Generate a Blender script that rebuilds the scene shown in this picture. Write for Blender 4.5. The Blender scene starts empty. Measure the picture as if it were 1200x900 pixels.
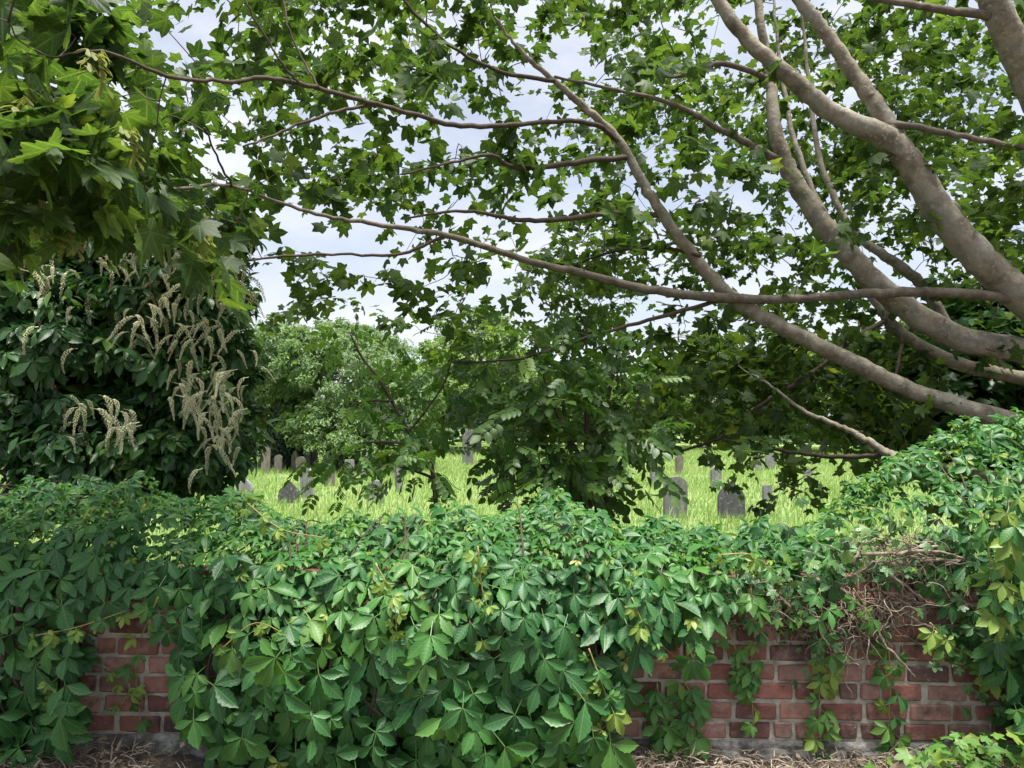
import bpy, math, random
import numpy as np
from mathutils import Matrix, Vector

random.seed(7)
RNG = np.random.default_rng(7)
SC = bpy.context.scene
COL = SC.collection

# ------------------------------------------------------------------ camera
F = 857.0                      # focal length in pixels of the 1200x900 photograph
EYE = Vector((0.0, 0.0, 1.60))
PITCH, ROLL = math.radians(3.34), math.radians(0.6)
CAMROT = Matrix.Rotation(math.radians(90) + PITCH, 3, 'X') @ Matrix.Rotation(ROLL, 3, 'Z')
cam = bpy.data.cameras.new('camera')
cam.sensor_width = 36.0
cam.lens = F / 1200.0 * 36.0
cam.clip_start, cam.clip_end = 0.05, 2000.0
cam_ob = bpy.data.objects.new('camera', cam)
cam_ob.matrix_world = Matrix.Translation(EYE) @ CAMROT.to_4x4()
COL.objects.link(cam_ob)
SC.camera = cam_ob

# ------------------------------------------------------------------ sky, sun, exposure
SUN_EL, SUN_AZ = math.radians(78), math.radians(160)      # azimuth: 0 = +Y, clockwise; the sun is behind the camera, to its right
world = bpy.data.worlds.new('World')
SC.world = world
world.use_nodes = True
wn, wl = world.node_tree.nodes, world.node_tree.links
wn.clear()
w_out = wn.new('ShaderNodeOutputWorld')
w_bg = wn.new('ShaderNodeBackground')
w_bg.inputs['Strength'].default_value = 0.072
w_sky = wn.new('ShaderNodeTexSky')
w_sky.sky_type = 'NISHITA'
w_sky.sun_disc = False
w_sky.sun_elevation = SUN_EL
w_sky.sun_rotation = SUN_AZ
w_tc = wn.new('ShaderNodeTexCoord')
w_map = wn.new('ShaderNodeMapping')
w_map.inputs['Scale'].default_value = (1.6, 1.6, 3.4)
w_map.inputs['Location'].default_value = (0.4, 0.15, 0.2)
w_noise = wn.new('ShaderNodeTexNoise')
w_noise.inputs['Scale'].default_value = 2.2
w_noise.inputs['Detail'].default_value = 7
w_noise.inputs['Roughness'].default_value = 0.55
w_ramp = wn.new('ShaderNodeValToRGB')
w_ramp.color_ramp.elements[0].position = 0.36
w_ramp.color_ramp.elements[0].color = (0.50, 0.50, 0.50, 1)
w_ramp.color_ramp.elements[1].position = 0.60
w_ramp.color_ramp.elements[1].color = (1, 1, 1, 1)
w_mix = wn.new('ShaderNodeMix')
w_mix.data_type = 'RGBA'
w_mix.inputs['B'].default_value = (5.7, 5.9, 6.6, 1)
wl.new(w_tc.outputs['Generated'], w_map.inputs['Vector'])
wl.new(w_map.outputs['Vector'], w_noise.inputs['Vector'])
wl.new(w_noise.outputs['Fac'], w_ramp.inputs['Fac'])
wl.new(w_ramp.outputs['Color'], w_mix.inputs['Factor'])
wl.new(w_sky.outputs['Color'], w_mix.inputs['A'])
wl.new(w_mix.outputs['Result'], w_bg.inputs['Color'])
wl.new(w_bg.outputs['Background'], w_out.inputs['Surface'])

sun = bpy.data.lights.new('sun', 'SUN')
sun.energy = 5.0
sun.angle = math.radians(22)
sun.color = (1.0, 0.95, 0.88)
sun_ob = bpy.data.objects.new('sun', sun)
sdir = Vector((math.sin(SUN_AZ) * math.cos(SUN_EL), math.cos(SUN_AZ) * math.cos(SUN_EL), math.sin(SUN_EL)))
sun_ob.rotation_euler = sdir.to_track_quat('Z', 'Y').to_euler()
sun_ob.location = sdir * 60
COL.objects.link(sun_ob)

SC.view_settings.view_transform = 'Standard'
SC.view_settings.look = 'None'
SC.view_settings.gamma = 1.0
SC.view_settings.exposure = 1.25
SC.view_settings.use_curve_mapping = False
SC.render.engine = 'CYCLES'
SC.cycles.max_bounces = 6
SC.cycles.diffuse_bounces = 3
SC.cycles.glossy_bounces = 2
SC.cycles.transmission_bounces = 6
SC.cycles.use_denoising = True
SC.cycles.sample_clamp_indirect = 6.0

# ------------------------------------------------------------------ helpers
def P(px, py, d):
    """A point of the place that lies d metres in front of the camera along its axis."""
    v = Vector(((px - 600.0) / F * d, -(py - 450.0) / F * d, -d))
    return np.array(CAMROT @ v + EYE)

CR = np.array(CAMROT)
EYEA = np.array(EYE)
def project(pts):
    """World points (N,3) -> pixel x, pixel y, depth."""
    loc = (np.asarray(pts) - EYEA) @ CR
    d = -loc[:, 2]
    return 600 + loc[:, 0] / d * F, 450 - loc[:, 1] / d * F, d

GROUND_BACK = -0.45
def on_ground(px, py, z=GROUND_BACK):
    v = CR @ np.array([(px - 600.0) / F, -(py - 450.0) / F, -1.0])
    t = (z - EYEA[2]) / v[2]
    return EYEA + v * t, t

def nrm(a):
    a = np.asarray(a, float)
    return a / np.maximum(np.linalg.norm(a, axis=-1, keepdims=True), 1e-9)

def tag(o, label=None, cat=None, group=None, kind=None):
    if label: o['label'] = label
    if cat: o['category'] = cat
    if group: o['group'] = group
    if kind: o['kind'] = kind
    return o

def thing(name, loc, label, cat, group=None):
    o = bpy.data.objects.new(name, None)
    o.empty_display_size = 0.2
    o.location = loc
    COL.objects.link(o)
    return tag(o, label, cat, group)

def adopt(o, parent, parent_loc=None):
    """Parent o (placed in world coordinates) under a root that is only translated."""
    o.parent = parent
    # a part that carries sub-parts has its mesh in world coordinates, so only the root's own shift has to be undone
    o.matrix_parent_inverse = Matrix.Translation(-parent.location) if parent.type == 'EMPTY' else Matrix.Identity(4)
    return o

def mesh_np(name, V, Fc, mat, luv=None, smooth=True):
    V = np.ascontiguousarray(V, np.float32)
    Fc = np.ascontiguousarray(Fc, np.int32)
    n, k = Fc.shape
    me = bpy.data.meshes.new(name)
    me.vertices.add(len(V)); me.vertices.foreach_set('co', V.ravel())
    me.loops.add(n * k); me.loops.foreach_set('vertex_index', Fc.ravel())
    me.polygons.add(n)
    me.polygons.foreach_set('loop_start', np.arange(0, n * k, k, dtype=np.int32))
    me.polygons.foreach_set('loop_total', np.full(n, k, np.int32))
    if smooth: me.polygons.foreach_set('use_smooth', np.ones(n, bool))
    me.update(calc_edges=True)
    if luv is not None:
        at = me.attributes.new('luv', 'FLOAT_VECTOR', 'POINT')
        at.data.foreach_set('vector', np.ascontiguousarray(luv, np.float32).ravel())
    me.materials.append(mat)
    return me

def obj(name, me, parent=None, kind=None):
    o = bpy.data.objects.new(name, me)
    COL.objects.link(o)
    if parent is not None: adopt(o, parent)
    if kind: o['kind'] = kind
    return o

# ---- leaf templates: dict with V (n,3), F (m,3), UV (n,2): u = 0 on a vein .. 1 at the margin between, v = along
def join_templates(ts):
    V, Fc, U, k = [], [], [], 0
    for t in ts:
        V.append(t['V']); U.append(t['UV']); Fc.append(t['F'] + k); k += len(t['V'])
    return dict(V=np.vstack(V), F=np.vstack(Fc), UV=np.vstack(U))

def place_template(t, angle=0.0, scale=1.0, loc=(0, 0, 0), tilt=0.0):
    M = np.array(Matrix.Translation(loc) @ Matrix.Rotation(angle, 4, 'Z') @ Matrix.Rotation(tilt, 4, 'X') @ Matrix.Scale(scale, 4))
    return dict(V=t['V'] @ M[:3, :3].T + M[:3, 3], F=t['F'], UV=t['UV'])

def stalk(length, w=0.012, rise=0.05):
    return dict(V=np.array([[-w, 0, 0], [w, 0, 0], [w * .8, -length, rise], [-w * .8, -length, rise]], float),
                F=np.array([[0, 1, 2], [0, 2, 3]]), UV=np.array([[.02, .0]] * 4, float))

def maple_leaf(detail=True, depth=1.0, droop=0.14, petiole=0.45):
    lobes = [(-112, .52), (-52, .90), (0, 1.0), (52, .90), (112, .52)]
    pts = [(-165, .13, .6)]
    for i, (a, r) in enumerate(lobes):
        if detail:
            side = [(-19, .70, .85), (-15, .82, .45), (-10.5, .77, .5), (-6, .91, .2)]
        else:
            side = [(-16, .76, .55)]
        for da, q, u in side: pts.append((a + da, r * q, u))
        pts.append((a, r, 0.0))
        for da, q, u in reversed(side): pts.append((a - da, r * q, u))
        if i < 4:
            mid = (a + lobes[i + 1][0]) / 2
            pts.append((mid, (.60 if i in (1, 2) else .50) * (2 - depth) , 1.0))
    pts.append((165, .13, .6))
    V, U = [(0, 0, 0)], [(0, 0)]
    for a, r, u in pts:
        an = math.radians(a)
        z = -droop * r * r + 0.05 * math.sin(an * 3.1) * r - 0.07 * u * r
        V.append((math.sin(an) * r, math.cos(an) * r, z)); U.append((u, r))
    n = len(pts)
    Fc = [(0, i + 1, i) for i in range(1, n)]
    t = dict(V=np.array(V, float), F=np.array(Fc), UV=np.array(U, float))
    return join_templates([t, stalk(petiole)]) if petiole else t

def leaflet(width=.42, serrate=0, fold=.10, droop=.16, stations=None):
    """One pointed leaflet 1 long along +Y."""
    if stations is None: stations = [(0, 0), (.10, .28), (.28, .82), (.46, 1.0), (.66, .78), (.85, .36), (1, 0)]
    if serrate:
        vs = np.linspace(0, 1, serrate + 2)
        base = np.interp(vs, [s[0] for s in stations], [s[1] for s in stations])
        st = [(0, 0)]
        for i in range(1, len(vs) - 1):
            st.append((vs[i] - .012, base[i] * (0.88 if i % 2 else 1.08) ))
        st.append((1, 0)); stations = st
    V, U, Fc = [], [], []
    for v, w in stations:
        z = -droop * v * v
        h = w * width / 2
        V += [(-h, v + (h * .12), z + fold * h * 2), (0, v, z), (h, v + (h * .12), z + fold * h * 2)]
        U += [(w * .999, v), (0, v), (w * .999, v)]
    for i in range(len(stations) - 1):
        a, b = i * 3, i * 3 + 3
        for q in ((a, a + 1, b + 1, b), (a + 1, a + 2, b + 2, b + 1)):
            Fc += [(q[0], q[1], q[2]), (q[0], q[2], q[3])]
    return dict(V=np.array(V, float), F=np.array(Fc), UV=np.array(U, float))

CREEPER_ST = [(0, 0), (.10, .10), (.24, .46), (.42, .88), (.58, 1.0), (.74, .82), (.88, .42), (1, 0)]
def creeper_leaf(serrate=0, seed=0):
    r = random.Random(seed)
    ts = []
    for a, s, w in ((0, 1.0, .46), (47, .94, .45), (-47, .94, .45), (98, .70, .48), (-98, .70, .48))[:3 if seed % 7 == 6 else 5]:
        lf = leaflet(w * r.uniform(.9, 1.08), serrate, fold=r.uniform(.08, .40), droop=r.uniform(.05, .50), stations=CREEPER_ST)
        ts.append(place_template(lf, math.radians(a * r.uniform(.82, 1.05) + r.uniform(-9, 9)), s * r.uniform(.92, 1.06), (0, 0, 0), math.radians(r.uniform(-24, 10))))
    return join_templates(ts + [stalk(.5, .014, -.10)])

def pinnate_leaf(pairs=5, w=.40, lsize=.34):
    lf = leaflet(w, 0, fold=.10, droop=.18, stations=[(0, 0), (.22, .75), (.5, 1.0), (.8, .55), (1, 0)])
    ts = [stalk(-1.0, .008, 0)]
    for i in range(pairs):
        y = .22 + .70 * i / pairs
        for s in (-1, 1):
            ts.append(place_template(lf, s * math.radians(62 - 3 * i), lsize * (1 - .04 * abs(i - 2)), (0, y, -.12 * y * y), math.radians(-8)))
    ts.append(place_template(lf, 0, lsize * 1.05, (0, .93, -.10)))
    t = join_templates(ts)
    return t

def clump_leaf(n=4, seed=0, w=.55):
    """A small knot of n leaves, for crowns seen from far away."""
    r = random.Random(seed)
    lf = leaflet(w, 0, fold=.15, droop=.2, stations=[(0, 0), (.45, 1.0), (1, 0)])
    return join_templates([place_template(lf, math.tau * i / n + r.uniform(-.5, .5), r.uniform(.7, 1.1), (0, 0, r.uniform(-.2, .2)), math.radians(r.uniform(-35, 10))) for i in range(n)])

def frames(direction, normal, scale):
    y = nrm(direction); n = np.asarray(normal, float)
    z = nrm(n - (n * y).sum(-1, keepdims=True) * y)
    x = np.cross(y, z)
    R = np.stack([x, y, z], axis=-1)
    return R * np.asarray(scale)[:, None, None]

def scatter(templates, pick, R, T, rnd):
    """Merge copies of templates: returns V, F, LUV."""
    Vs, Fs, Ls, k = [], [], [], 0
    for ti, t in enumerate(templates):
        m = pick == ti
        N = int(m.sum())
        if not N: continue
        n = len(t['V'])
        V = np.einsum('nij,vj->nvi', R[m], t['V']) + T[m][:, None, :]
        L = np.empty((N, n, 3)); L[:, :, :2] = t['UV'][None]; L[:, :, 2] = rnd[m][:, None]
        Fc = (t['F'][None] + (np.arange(N) * n)[:, None, None]).reshape(-1, 3) + k
        Vs.append(V.reshape(-1, 3)); Ls.append(L.reshape(-1, 3)); Fs.append(Fc); k += N * n
    return np.vstack(Vs), np.vstack(Fs), np.vstack(Ls)

def leaf_parts(name, templates, mat, pick, R, T, rnd, parent, shades=6):
    """Single leaves as objects that share mesh data (one mesh per template and shade)."""
    cache = {}
    for i in range(len(T)):
        q = int(min(shades - 1, rnd[i] * shades))
        key = (int(pick[i]), q)
        if key not in cache:
            t = templates[key[0]]
            L = np.column_stack([t['UV'], np.full(len(t['V']), (q + .5) / shades)])
            cache[key] = mesh_np(name, t['V'], t['F'], mat, L)
        o = bpy.data.objects.new(name, cache[key])
        M = Matrix([list(R[i][r]) + [T[i][r]] for r in range(3)] + [[0, 0, 0, 1]])
        COL.objects.link(o)
        adopt(o, parent)
        o.matrix_basis = M

def split_leaves(prefix, templates, mat, pick, R, T, rnd, root, count, stuff_name, size, hi=None):
    """The `count` leaves that show largest become objects, the others one part of kind stuff."""
    px, py, d = project(T)
    inside = (px > -20) & (px < 1220) & (py > -20) & (py < 920) & (d > .3)
    score = np.where(inside, size / np.maximum(d, .3), -1)
    order = np.argsort(-score)
    big = np.zeros(len(T), bool); big[order[:count]] = True
    big &= score > 0
    leaf_parts(prefix, hi or templates, mat, pick[big], R[big], T[big], rnd[big], root)
    V, Fc, L = scatter(templates, pick[~big], R[~big], T[~big], rnd[~big])
    return obj(stuff_name, mesh_np(stuff_name, V, Fc, mat, L), root, 'stuff')

# ---- tubes
def catmull(pts, per=6):
    pts = np.asarray(pts, float)
    if len(pts) < 3: 
        return np.array([pts[0] + (pts[-1] - pts[0]) * k / per for k in range(per + 1)])
    q = np.vstack([2 * pts[0] - pts[1], pts, 2 * pts[-1] - pts[-2]])
    out = []
    for i in range(1, len(q) - 2):
        p0, p1, p2, p3 = q[i - 1], q[i], q[i + 1], q[i + 2]
        for k in range(per):
            t = k / per
            out.append(.5 * ((2 * p1) + (-p0 + p2) * t + (2 * p0 - 5 * p1 + 4 * p2 - p3) * t * t + (-p0 + 3 * p1 - 3 * p2 + p3) * t ** 3))
    out.append(q[-2])
    return np.array(out)

def tube(pts, rad, sides=8, lump=0.0, rs=None):
    pts = np.asarray(pts, float); rad = np.asarray(rad, float)
    n = len(pts)
    tan = nrm(np.gradient(pts, axis=0))
    up = np.array([0, 0, 1.0]) if abs(tan[0][2]) < .9 else np.array([1.0, 0, 0])
    a = nrm(np.cross(tan[0], up)); V = []
    ang = np.linspace(0, math.tau, sides, endpoint=False)
    for i in range(n):
        a = nrm(a - tan[i] * np.dot(a, tan[i])); b = np.cross(tan[i], a)
        r = rad[i]
        rr = r * (1 + lump * (RNG.random(sides) - .5)) if lump else np.full(sides, r)
        V.append(pts[i] + np.outer(np.cos(ang) * rr, a) + np.outer(np.sin(ang) * rr, b))
    V = np.vstack(V)
    Fc = []
    for i in range(n - 1):
        for k in range(sides):
            p, q = i * sides + k, i * sides + (k + 1) % sides
            Fc += [(p, q, q + sides), (p, q + sides, p + sides)]
    c0, c1 = len(V), len(V) + 1
    V = np.vstack([V, pts[0], pts[-1]])
    for k in range(sides):
        Fc.append((c0, (k + 1) % sides, k)); Fc.append((c1, (n - 1) * sides + k, (n - 1) * sides + (k + 1) % sides))
    return V, np.array(Fc)

def tubes_mesh(name, tubes, mat):
    Vs, Fs, k = [], [], 0
    for V, Fc in tubes:
        Vs.append(V); Fs.append(Fc + k); k += len(V)
    return mesh_np(name, np.vstack(Vs), np.vstack(Fs), mat)

def px_path(path, per=6):
    """[(px, py, depth, width px)] -> smooth points and radii in metres."""
    pts = np.array([P(a, b, d) for a, b, d, w in path])
    rad = np.array([w * d / F / 2 for a, b, d, w in path])
    q = catmull(np.column_stack([pts, rad]), per)
    return q[:, :3], np.maximum(q[:, 3], .0012)

# ------------------------------------------------------------------ materials
def new_mat(name):
    m = bpy.data.materials.new(name); m.use_nodes = True
    nt = m.node_tree; nt.nodes.clear()
    out = nt.nodes.new('ShaderNodeOutputMaterial')
    return m, nt.nodes, nt.links, out

def ramp(nodes, stops):
    r = nodes.new('ShaderNodeValToRGB'); e = r.color_ramp.elements
    while len(e) < len(stops): e.new(.5)
    for k, (p, c) in enumerate(stops):
        e[k].position = p; e[k].color = (*c, 1)
    return r

def math_node(nodes, links, op, a, b=None, clamp=False):
    m = nodes.new('ShaderNodeMath'); m.operation = op; m.use_clamp = clamp
    for i, x in enumerate((a, b)):
        if x is None: continue
        if isinstance(x, (int, float)): m.inputs[i].default_value = x
        else: links.new(x, m.inputs[i])
    return m.outputs[0]

def leaf_mat(name, stops, trans=(1.5, 1.55, .6), tmix=.38, rough=.45, vein=.35, laterals=7, spec=.45, vein_col=(.20, .30, .09)):
    m, N, L, out = new_mat(name)
    at = N.new('ShaderNodeAttribute'); at.attribute_name = 'luv'
    sep = N.new('ShaderNodeSeparateXYZ'); L.new(at.outputs['Vector'], sep.inputs[0])
    rp = ramp(N, stops); L.new(sep.outputs['Z'], rp.inputs['Fac'])
    tc = N.new('ShaderNodeTexCoord')
    no = N.new('ShaderNodeTexNoise'); no.inputs['Scale'].default_value = 14; no.inputs['Detail'].default_value = 3
    geo = N.new('ShaderNodeNewGeometry'); L.new(geo.outputs['Position'], no.inputs['Vector'])
    # gentle blotches
    hsv = N.new('ShaderNodeHueSaturation'); L.new(rp.outputs['Color'], hsv.inputs['Color'])
    L.new(math_node(N, L, 'ADD', math_node(N, L, 'MULTIPLY', no.outputs['Fac'], .6), .70), hsv.inputs['Value'])
    # veins: the midrib where u is 0 and side veins slanting off it
    mid = math_node(N, L, 'SUBTRACT', 1.0, math_node(N, L, 'MULTIPLY', sep.outputs['X'], 11.0), True)
    sl = math_node(N, L, 'SUBTRACT', math_node(N, L, 'MULTIPLY', sep.outputs['Y'], float(laterals)), math_node(N, L, 'MULTIPLY', sep.outputs['X'], 1.3))
    fr = math_node(N, L, 'ABSOLUTE', math_node(N, L, 'SUBTRACT', math_node(N, L, 'FRACT', sl), .5))
    lat = math_node(N, L, 'MULTIPLY', math_node(N, L, 'SUBTRACT', 1.0, math_node(N, L, 'MULTIPLY', fr, 8.0), True), .45)
    vf = math_node(N, L, 'MULTIPLY', math_node(N, L, 'MAXIMUM', mid, lat), vein)
    mx = N.new('ShaderNodeMix'); mx.data_type = 'RGBA'
    L.new(vf, mx.inputs['Factor']); L.new(hsv.outputs['Color'], mx.inputs['A']); mx.inputs['B'].default_value = (*vein_col, 1)
    pb = N.new('ShaderNodeBsdfPrincipled')
    L.new(mx.outputs['Result'], pb.inputs['Base Color'])
    pb.inputs['Roughness'].default_value = rough
    pb.inputs['Specular IOR Level'].default_value = spec
    bp = N.new('ShaderNodeBump'); bp.inputs['Strength'].default_value = .35; bp.inputs['Distance'].default_value = .004
    L.new(math_node(N, L, 'SUBTRACT', no.outputs['Fac'], vf), bp.inputs['Height']); L.new(bp.outputs['Normal'], pb.inputs['Normal'])
    tr = N.new('ShaderNodeBsdfTranslucent')
    tm = N.new('ShaderNodeMix'); tm.data_type = 'RGBA'; tm.blend_type = 'MULTIPLY'; tm.inputs['Factor'].default_value = 1
    tm.clamp_result = False
    L.new(mx.outputs['Result'], tm.inputs['A']); tm.inputs['B'].default_value = (*trans, 1)
    L.new(tm.outputs['Result'], tr.inputs['Color'])
    ms = N.new('ShaderNodeMixShader'); ms.inputs[0].default_value = tmix
    L.new(pb.outputs[0], ms.inputs[1]); L.new(tr.outputs[0], ms.inputs[2]); L.new(ms.outputs[0], out.inputs['Surface'])
    return m

def surf_mat(name, stops, scale=5, detail=6, rough=.85, bump=.4, bdist=.01, coord='Position', stretch=(1, 1, 1), spots=None, spec=.25, bscale=None):
    """Noise between colours, optional blotches (scale, threshold, colour, strength) and bump."""
    m, N, L, out = new_mat(name)
    if coord == 'Position':
        g = N.new('ShaderNodeNewGeometry'); src = g.outputs['Position']
    else:
        g = N.new('ShaderNodeTexCoord'); src = g.outputs[coord]
    mp = N.new('ShaderNodeMapping'); mp.inputs['Scale'].default_value = stretch
    L.new(src, mp.inputs['Vector'])
    no = N.new('ShaderNodeTexNoise'); no.inputs['Scale'].default_value = scale; no.inputs['Detail'].default_value = detail; no.inputs['Roughness'].default_value = .62
    L.new(mp.outputs[0], no.inputs['Vector'])
    rp = ramp(N, stops); L.new(no.outputs['Fac'], rp.inputs['Fac'])
    col = rp.outputs['Color']
    for sc_, th, c, st in (spots or []):
        n2 = N.new('ShaderNodeTexNoise'); n2.inputs['Scale'].default_value = sc_; n2.inputs['Detail'].default_value = 5; n2.inputs['Roughness'].default_value = .65
        L.new(src, n2.inputs['Vector'])
        f = math_node(N, L, 'MULTIPLY', math_node(N, L, 'MULTIPLY', math_node(N, L, 'SUBTRACT', n2.outputs['Fac'], th), 9.0, True), st)
        mx = N.new('ShaderNodeMix'); mx.data_type = 'RGBA'
        L.new(f, mx.inputs['Factor']); L.new(col, mx.inputs['A']); mx.inputs['B'].default_value = (*c, 1)
        col = mx.outputs['Result']
    pb = N.new('ShaderNodeBsdfPrincipled'); L.new(col, pb.inputs['Base Color'])
    pb.inputs['Roughness'].default_value = rough; pb.inputs['Specular IOR Level'].default_value = spec
    nb = N.new('ShaderNodeTexNoise'); nb.inputs['Scale'].default_value = bscale or scale * 4; nb.inputs['Detail'].default_value = 6
    L.new(mp.outputs[0], nb.inputs['Vector'])
    bp = N.new('ShaderNodeBump'); bp.inputs['Strength'].default_value = bump; bp.inputs['Distance'].default_value = bdist
    L.new(nb.outputs['Fac'], bp.inputs['Height']); L.new(bp.outputs[0], pb.inputs['Normal'])
    L.new(pb.outputs[0], out.inputs['Surface'])
    return m

def brick_mat():
    m, N, L, out = new_mat('red_brick')
    oi = N.new('ShaderNodeObjectInfo'); g = N.new('ShaderNodeNewGeometry')
    rnd = math_node(N, L, 'FRACT', math_node(N, L, 'ADD', oi.outputs['Random'], g.outputs['Random Per Island']))
    rp = ramp(N, [(0, (.11, .050, .042)), (.3, (.19, .080, .064)), (.6, (.25, .112, .088)), (.85, (.31, .175, .14)), (1, (.09, .055, .050))])
    L.new(rnd, rp.inputs['Fac'])
    no = N.new('ShaderNodeTexNoise'); no.inputs['Scale'].default_value = 22; no.inputs['Detail'].default_value = 8; no.inputs['Roughness'].default_value = .7
    L.new(g.outputs['Position'], no.inputs['Vector'])
    hs = N.new('ShaderNodeHueSaturation'); L.new(rp.outputs['Color'], hs.inputs['Color'])
    L.new(math_node(N, L, 'ADD', math_node(N, L, 'MULTIPLY', no.outputs['Fac'], 1.3), .35), hs.inputs['Value'])
    col = hs.outputs['Color']
    for sc_, th, c, st in ((9, .54, (.28, .235, .20), .6), (4, .52, (.035, .03, .028), .8), (38, .60, (.36, .29, .24), .65), (16, .60, (.06, .07, .035), .5)):
        n2 = N.new('ShaderNodeTexNoise'); n2.inputs['Scale'].default_value = sc_; n2.inputs['Detail'].default_value = 6; n2.inputs['Roughness'].default_value = .7
        L.new(g.outputs['Position'], n2.inputs['Vector'])
        f = math_node(N, L, 'MULTIPLY', math_node(N, L, 'MULTIPLY', math_node(N, L, 'SUBTRACT', n2.outputs['Fac'], th), 8.0, True), st)
        mx = N.new('ShaderNodeMix'); mx.data_type = 'RGBA'
        L.new(f, mx.inputs['Factor']); L.new(col, mx.inputs['A']); mx.inputs['B'].default_value = (*c, 1); col = mx.outputs['Result']
    pb = N.new('ShaderNodeBsdfPrincipled'); L.new(col, pb.inputs['Base Color']); pb.inputs['Roughness'].default_value = .8
    pb.inputs['Specular IOR Level'].default_value = .3
    nb = N.new('ShaderNodeTexNoise'); nb.inputs['Scale'].default_value = 45; nb.inputs['Detail'].default_value = 8; nb.inputs['Roughness'].default_value = .7
    L.new(g.outputs['Position'], nb.inputs['Vector'])
    bp = N.new('ShaderNodeBump'); bp.inputs['Strength'].default_value = .7; bp.inputs['Distance'].default_value = .008
    L.new(nb.outputs['Fac'], bp.inputs['Height']); L.new(bp.outputs[0], pb.inputs['Normal'])
    L.new(pb.outputs[0], out.inputs['Surface'])
    return m

M_MAPLE = leaf_mat('maple_leaf', [(0, (.018, .045, .012)), (.5, (.032, .068, .015)), (.85, (.066, .115, .020)), (1, (.15, .20, .035))], trans=(2.5, 2.3, 1.1), tmix=.45, rough=.5, vein=.25, laterals=5, spec=.25)
M_CREEPER = leaf_mat('creeper_leaf', [(0, (.022, .095, .032)), (.30, (.036, .135, .034)), (.55, (.062, .18, .034)), (.75, (.095, .205, .036)), (.92, (.17, .26, .045)), (1, (.27, .28, .085))], tmix=.30, rough=.42, vein=.5, laterals=8, spec=.36)
M_IVY = leaf_mat('ivy_leaf', [(0, (.020, .065, .022)), (.6, (.040, .110, .030)), (1, (.12, .22, .03))], tmix=.22, rough=.35, vein=.6, laterals=3)
M_DARKLEAF = leaf_mat('dark_shrub_leaf', [(0, (.020, .065, .022)), (.6, (.036, .105, .028)), (1, (.10, .19, .035))], tmix=.28, rough=.36, vein=.3)
M_MIDSHRUB = leaf_mat('pinnate_leaf', [(0, (.030, .075, .018)), (.6, (.056, .125, .024)), (1, (.12, .20, .035))], tmix=.36, rough=.42, vein=.3)
M_ASH = leaf_mat('ash_leaf', [(0, (.045, .12, .025)), (.6, (.07, .16, .03)), (1, (.13, .22, .04))], tmix=.42, rough=.45, vein=.3)
M_FAR1 = leaf_mat('weeping_tree_leaf', [(0, (.060, .115, .035)), (.6, (.105, .185, .055)), (1, (.17, .25, .08))], tmix=.35, vein=.0)
M_FAR2 = leaf_mat('far_tree_leaf', [(0, (.07, .13, .028)), (.6, (.12, .20, .04)), (1, (.18, .26, .06))], tmix=.38, vein=.0)
M_FAR3 = leaf_mat('far_dark_leaf', [(0, (.035, .08, .024)), (.6, (.062, .125, .034)), (1, (.11, .18, .05))], tmix=.32, vein=.0)
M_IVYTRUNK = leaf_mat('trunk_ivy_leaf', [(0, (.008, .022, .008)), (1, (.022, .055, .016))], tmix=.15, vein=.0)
M_GRASS = leaf_mat('meadow_grass', [(0, (.15, .27, .06)), (.6, (.25, .385, .11)), (.9, (.35, .45, .16)), (1, (.46, .46, .24))], trans=(1.2, 1.2, .9), tmix=.35, rough=.6, vein=0.0, spec=.2)
M_FLOWER = leaf_mat('cream_flower', [(0, (.46, .48, .25)), (.5, (.68, .68, .45)), (1, (.86, .85, .68))], trans=(1, 1, .9), tmix=.25, rough=.7, vein=0, spec=.1)
M_SEED = leaf_mat('maple_seed', [(0, (.16, .22, .06)), (1, (.30, .30, .12))], trans=(1.4, 1.4, .8), tmix=.4, rough=.6, vein=0)
M_DRY = leaf_mat('dry_litter', [(0, (.06, .042, .03)), (.5, (.17, .135, .10)), (1, (.36, .31, .25))], trans=(1, 1, 1), tmix=.1, rough=.8, vein=0, spec=.1)

M_BARK = surf_mat('maple_bark', [(.28, (.075, .065, .047)), (.48, (.18, .158, .118)), (.72, (.33, .297, .228))], scale=9, detail=10, stretch=(1, 1, 1), bump=.5, bdist=.012, rough=.9,
                  spots=[(3.2, .50, (.26, .25, .215), .6), (28, .56, (.36, .35, .29), .7), (5, .56, (.07, .078, .04), .6), (60, .64, (.05, .04, .03), .7)], bscale=40)
M_BRANCH = surf_mat('branch_bark', [(.3, (.06, .05, .038)), (.55, (.125, .105, .08)), (.8, (.21, .18, .14))], scale=16, bump=.4, spots=[(34, .60, (.30, .29, .24), .5)])
M_TWIG = surf_mat('twig_bark', [(.3, (.035, .028, .020)), (.7, (.085, .065, .045))], scale=20, bump=.3)
M_GREYBARK = surf_mat('grey_bark', [(.3, (.10, .095, .085)), (.7, (.27, .26, .235))], scale=10, bump=.5, spots=[(22, .60, (.36, .37, .32), .6)])
M_DEADSTEM = surf_mat('dead_ivy_stem', [(.3, (.10, .078, .056)), (.55, (.23, .19, .14)), (.8, (.42, .37, .29))], scale=28, bump=.4, rough=.9)
M_SHOOT = surf_mat('young_shoot', [(.3, (.20, .15, .05)), (.7, (.36, .30, .12))], scale=18, bump=.1, rough=.6)
M_BRICK = brick_mat()
M_MORTAR = surf_mat('lime_mortar', [(.3, (.18, .165, .135)), (.55, (.36, .335, .28)), (.8, (.52, .485, .41))], scale=14, detail=8, bump=.8, bdist=.01, rough=.95,
                    spots=[(4, .56, (.09, .085, .06), .6), (9, .62, (.12, .15, .05), .5)], bscale=60)
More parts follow.
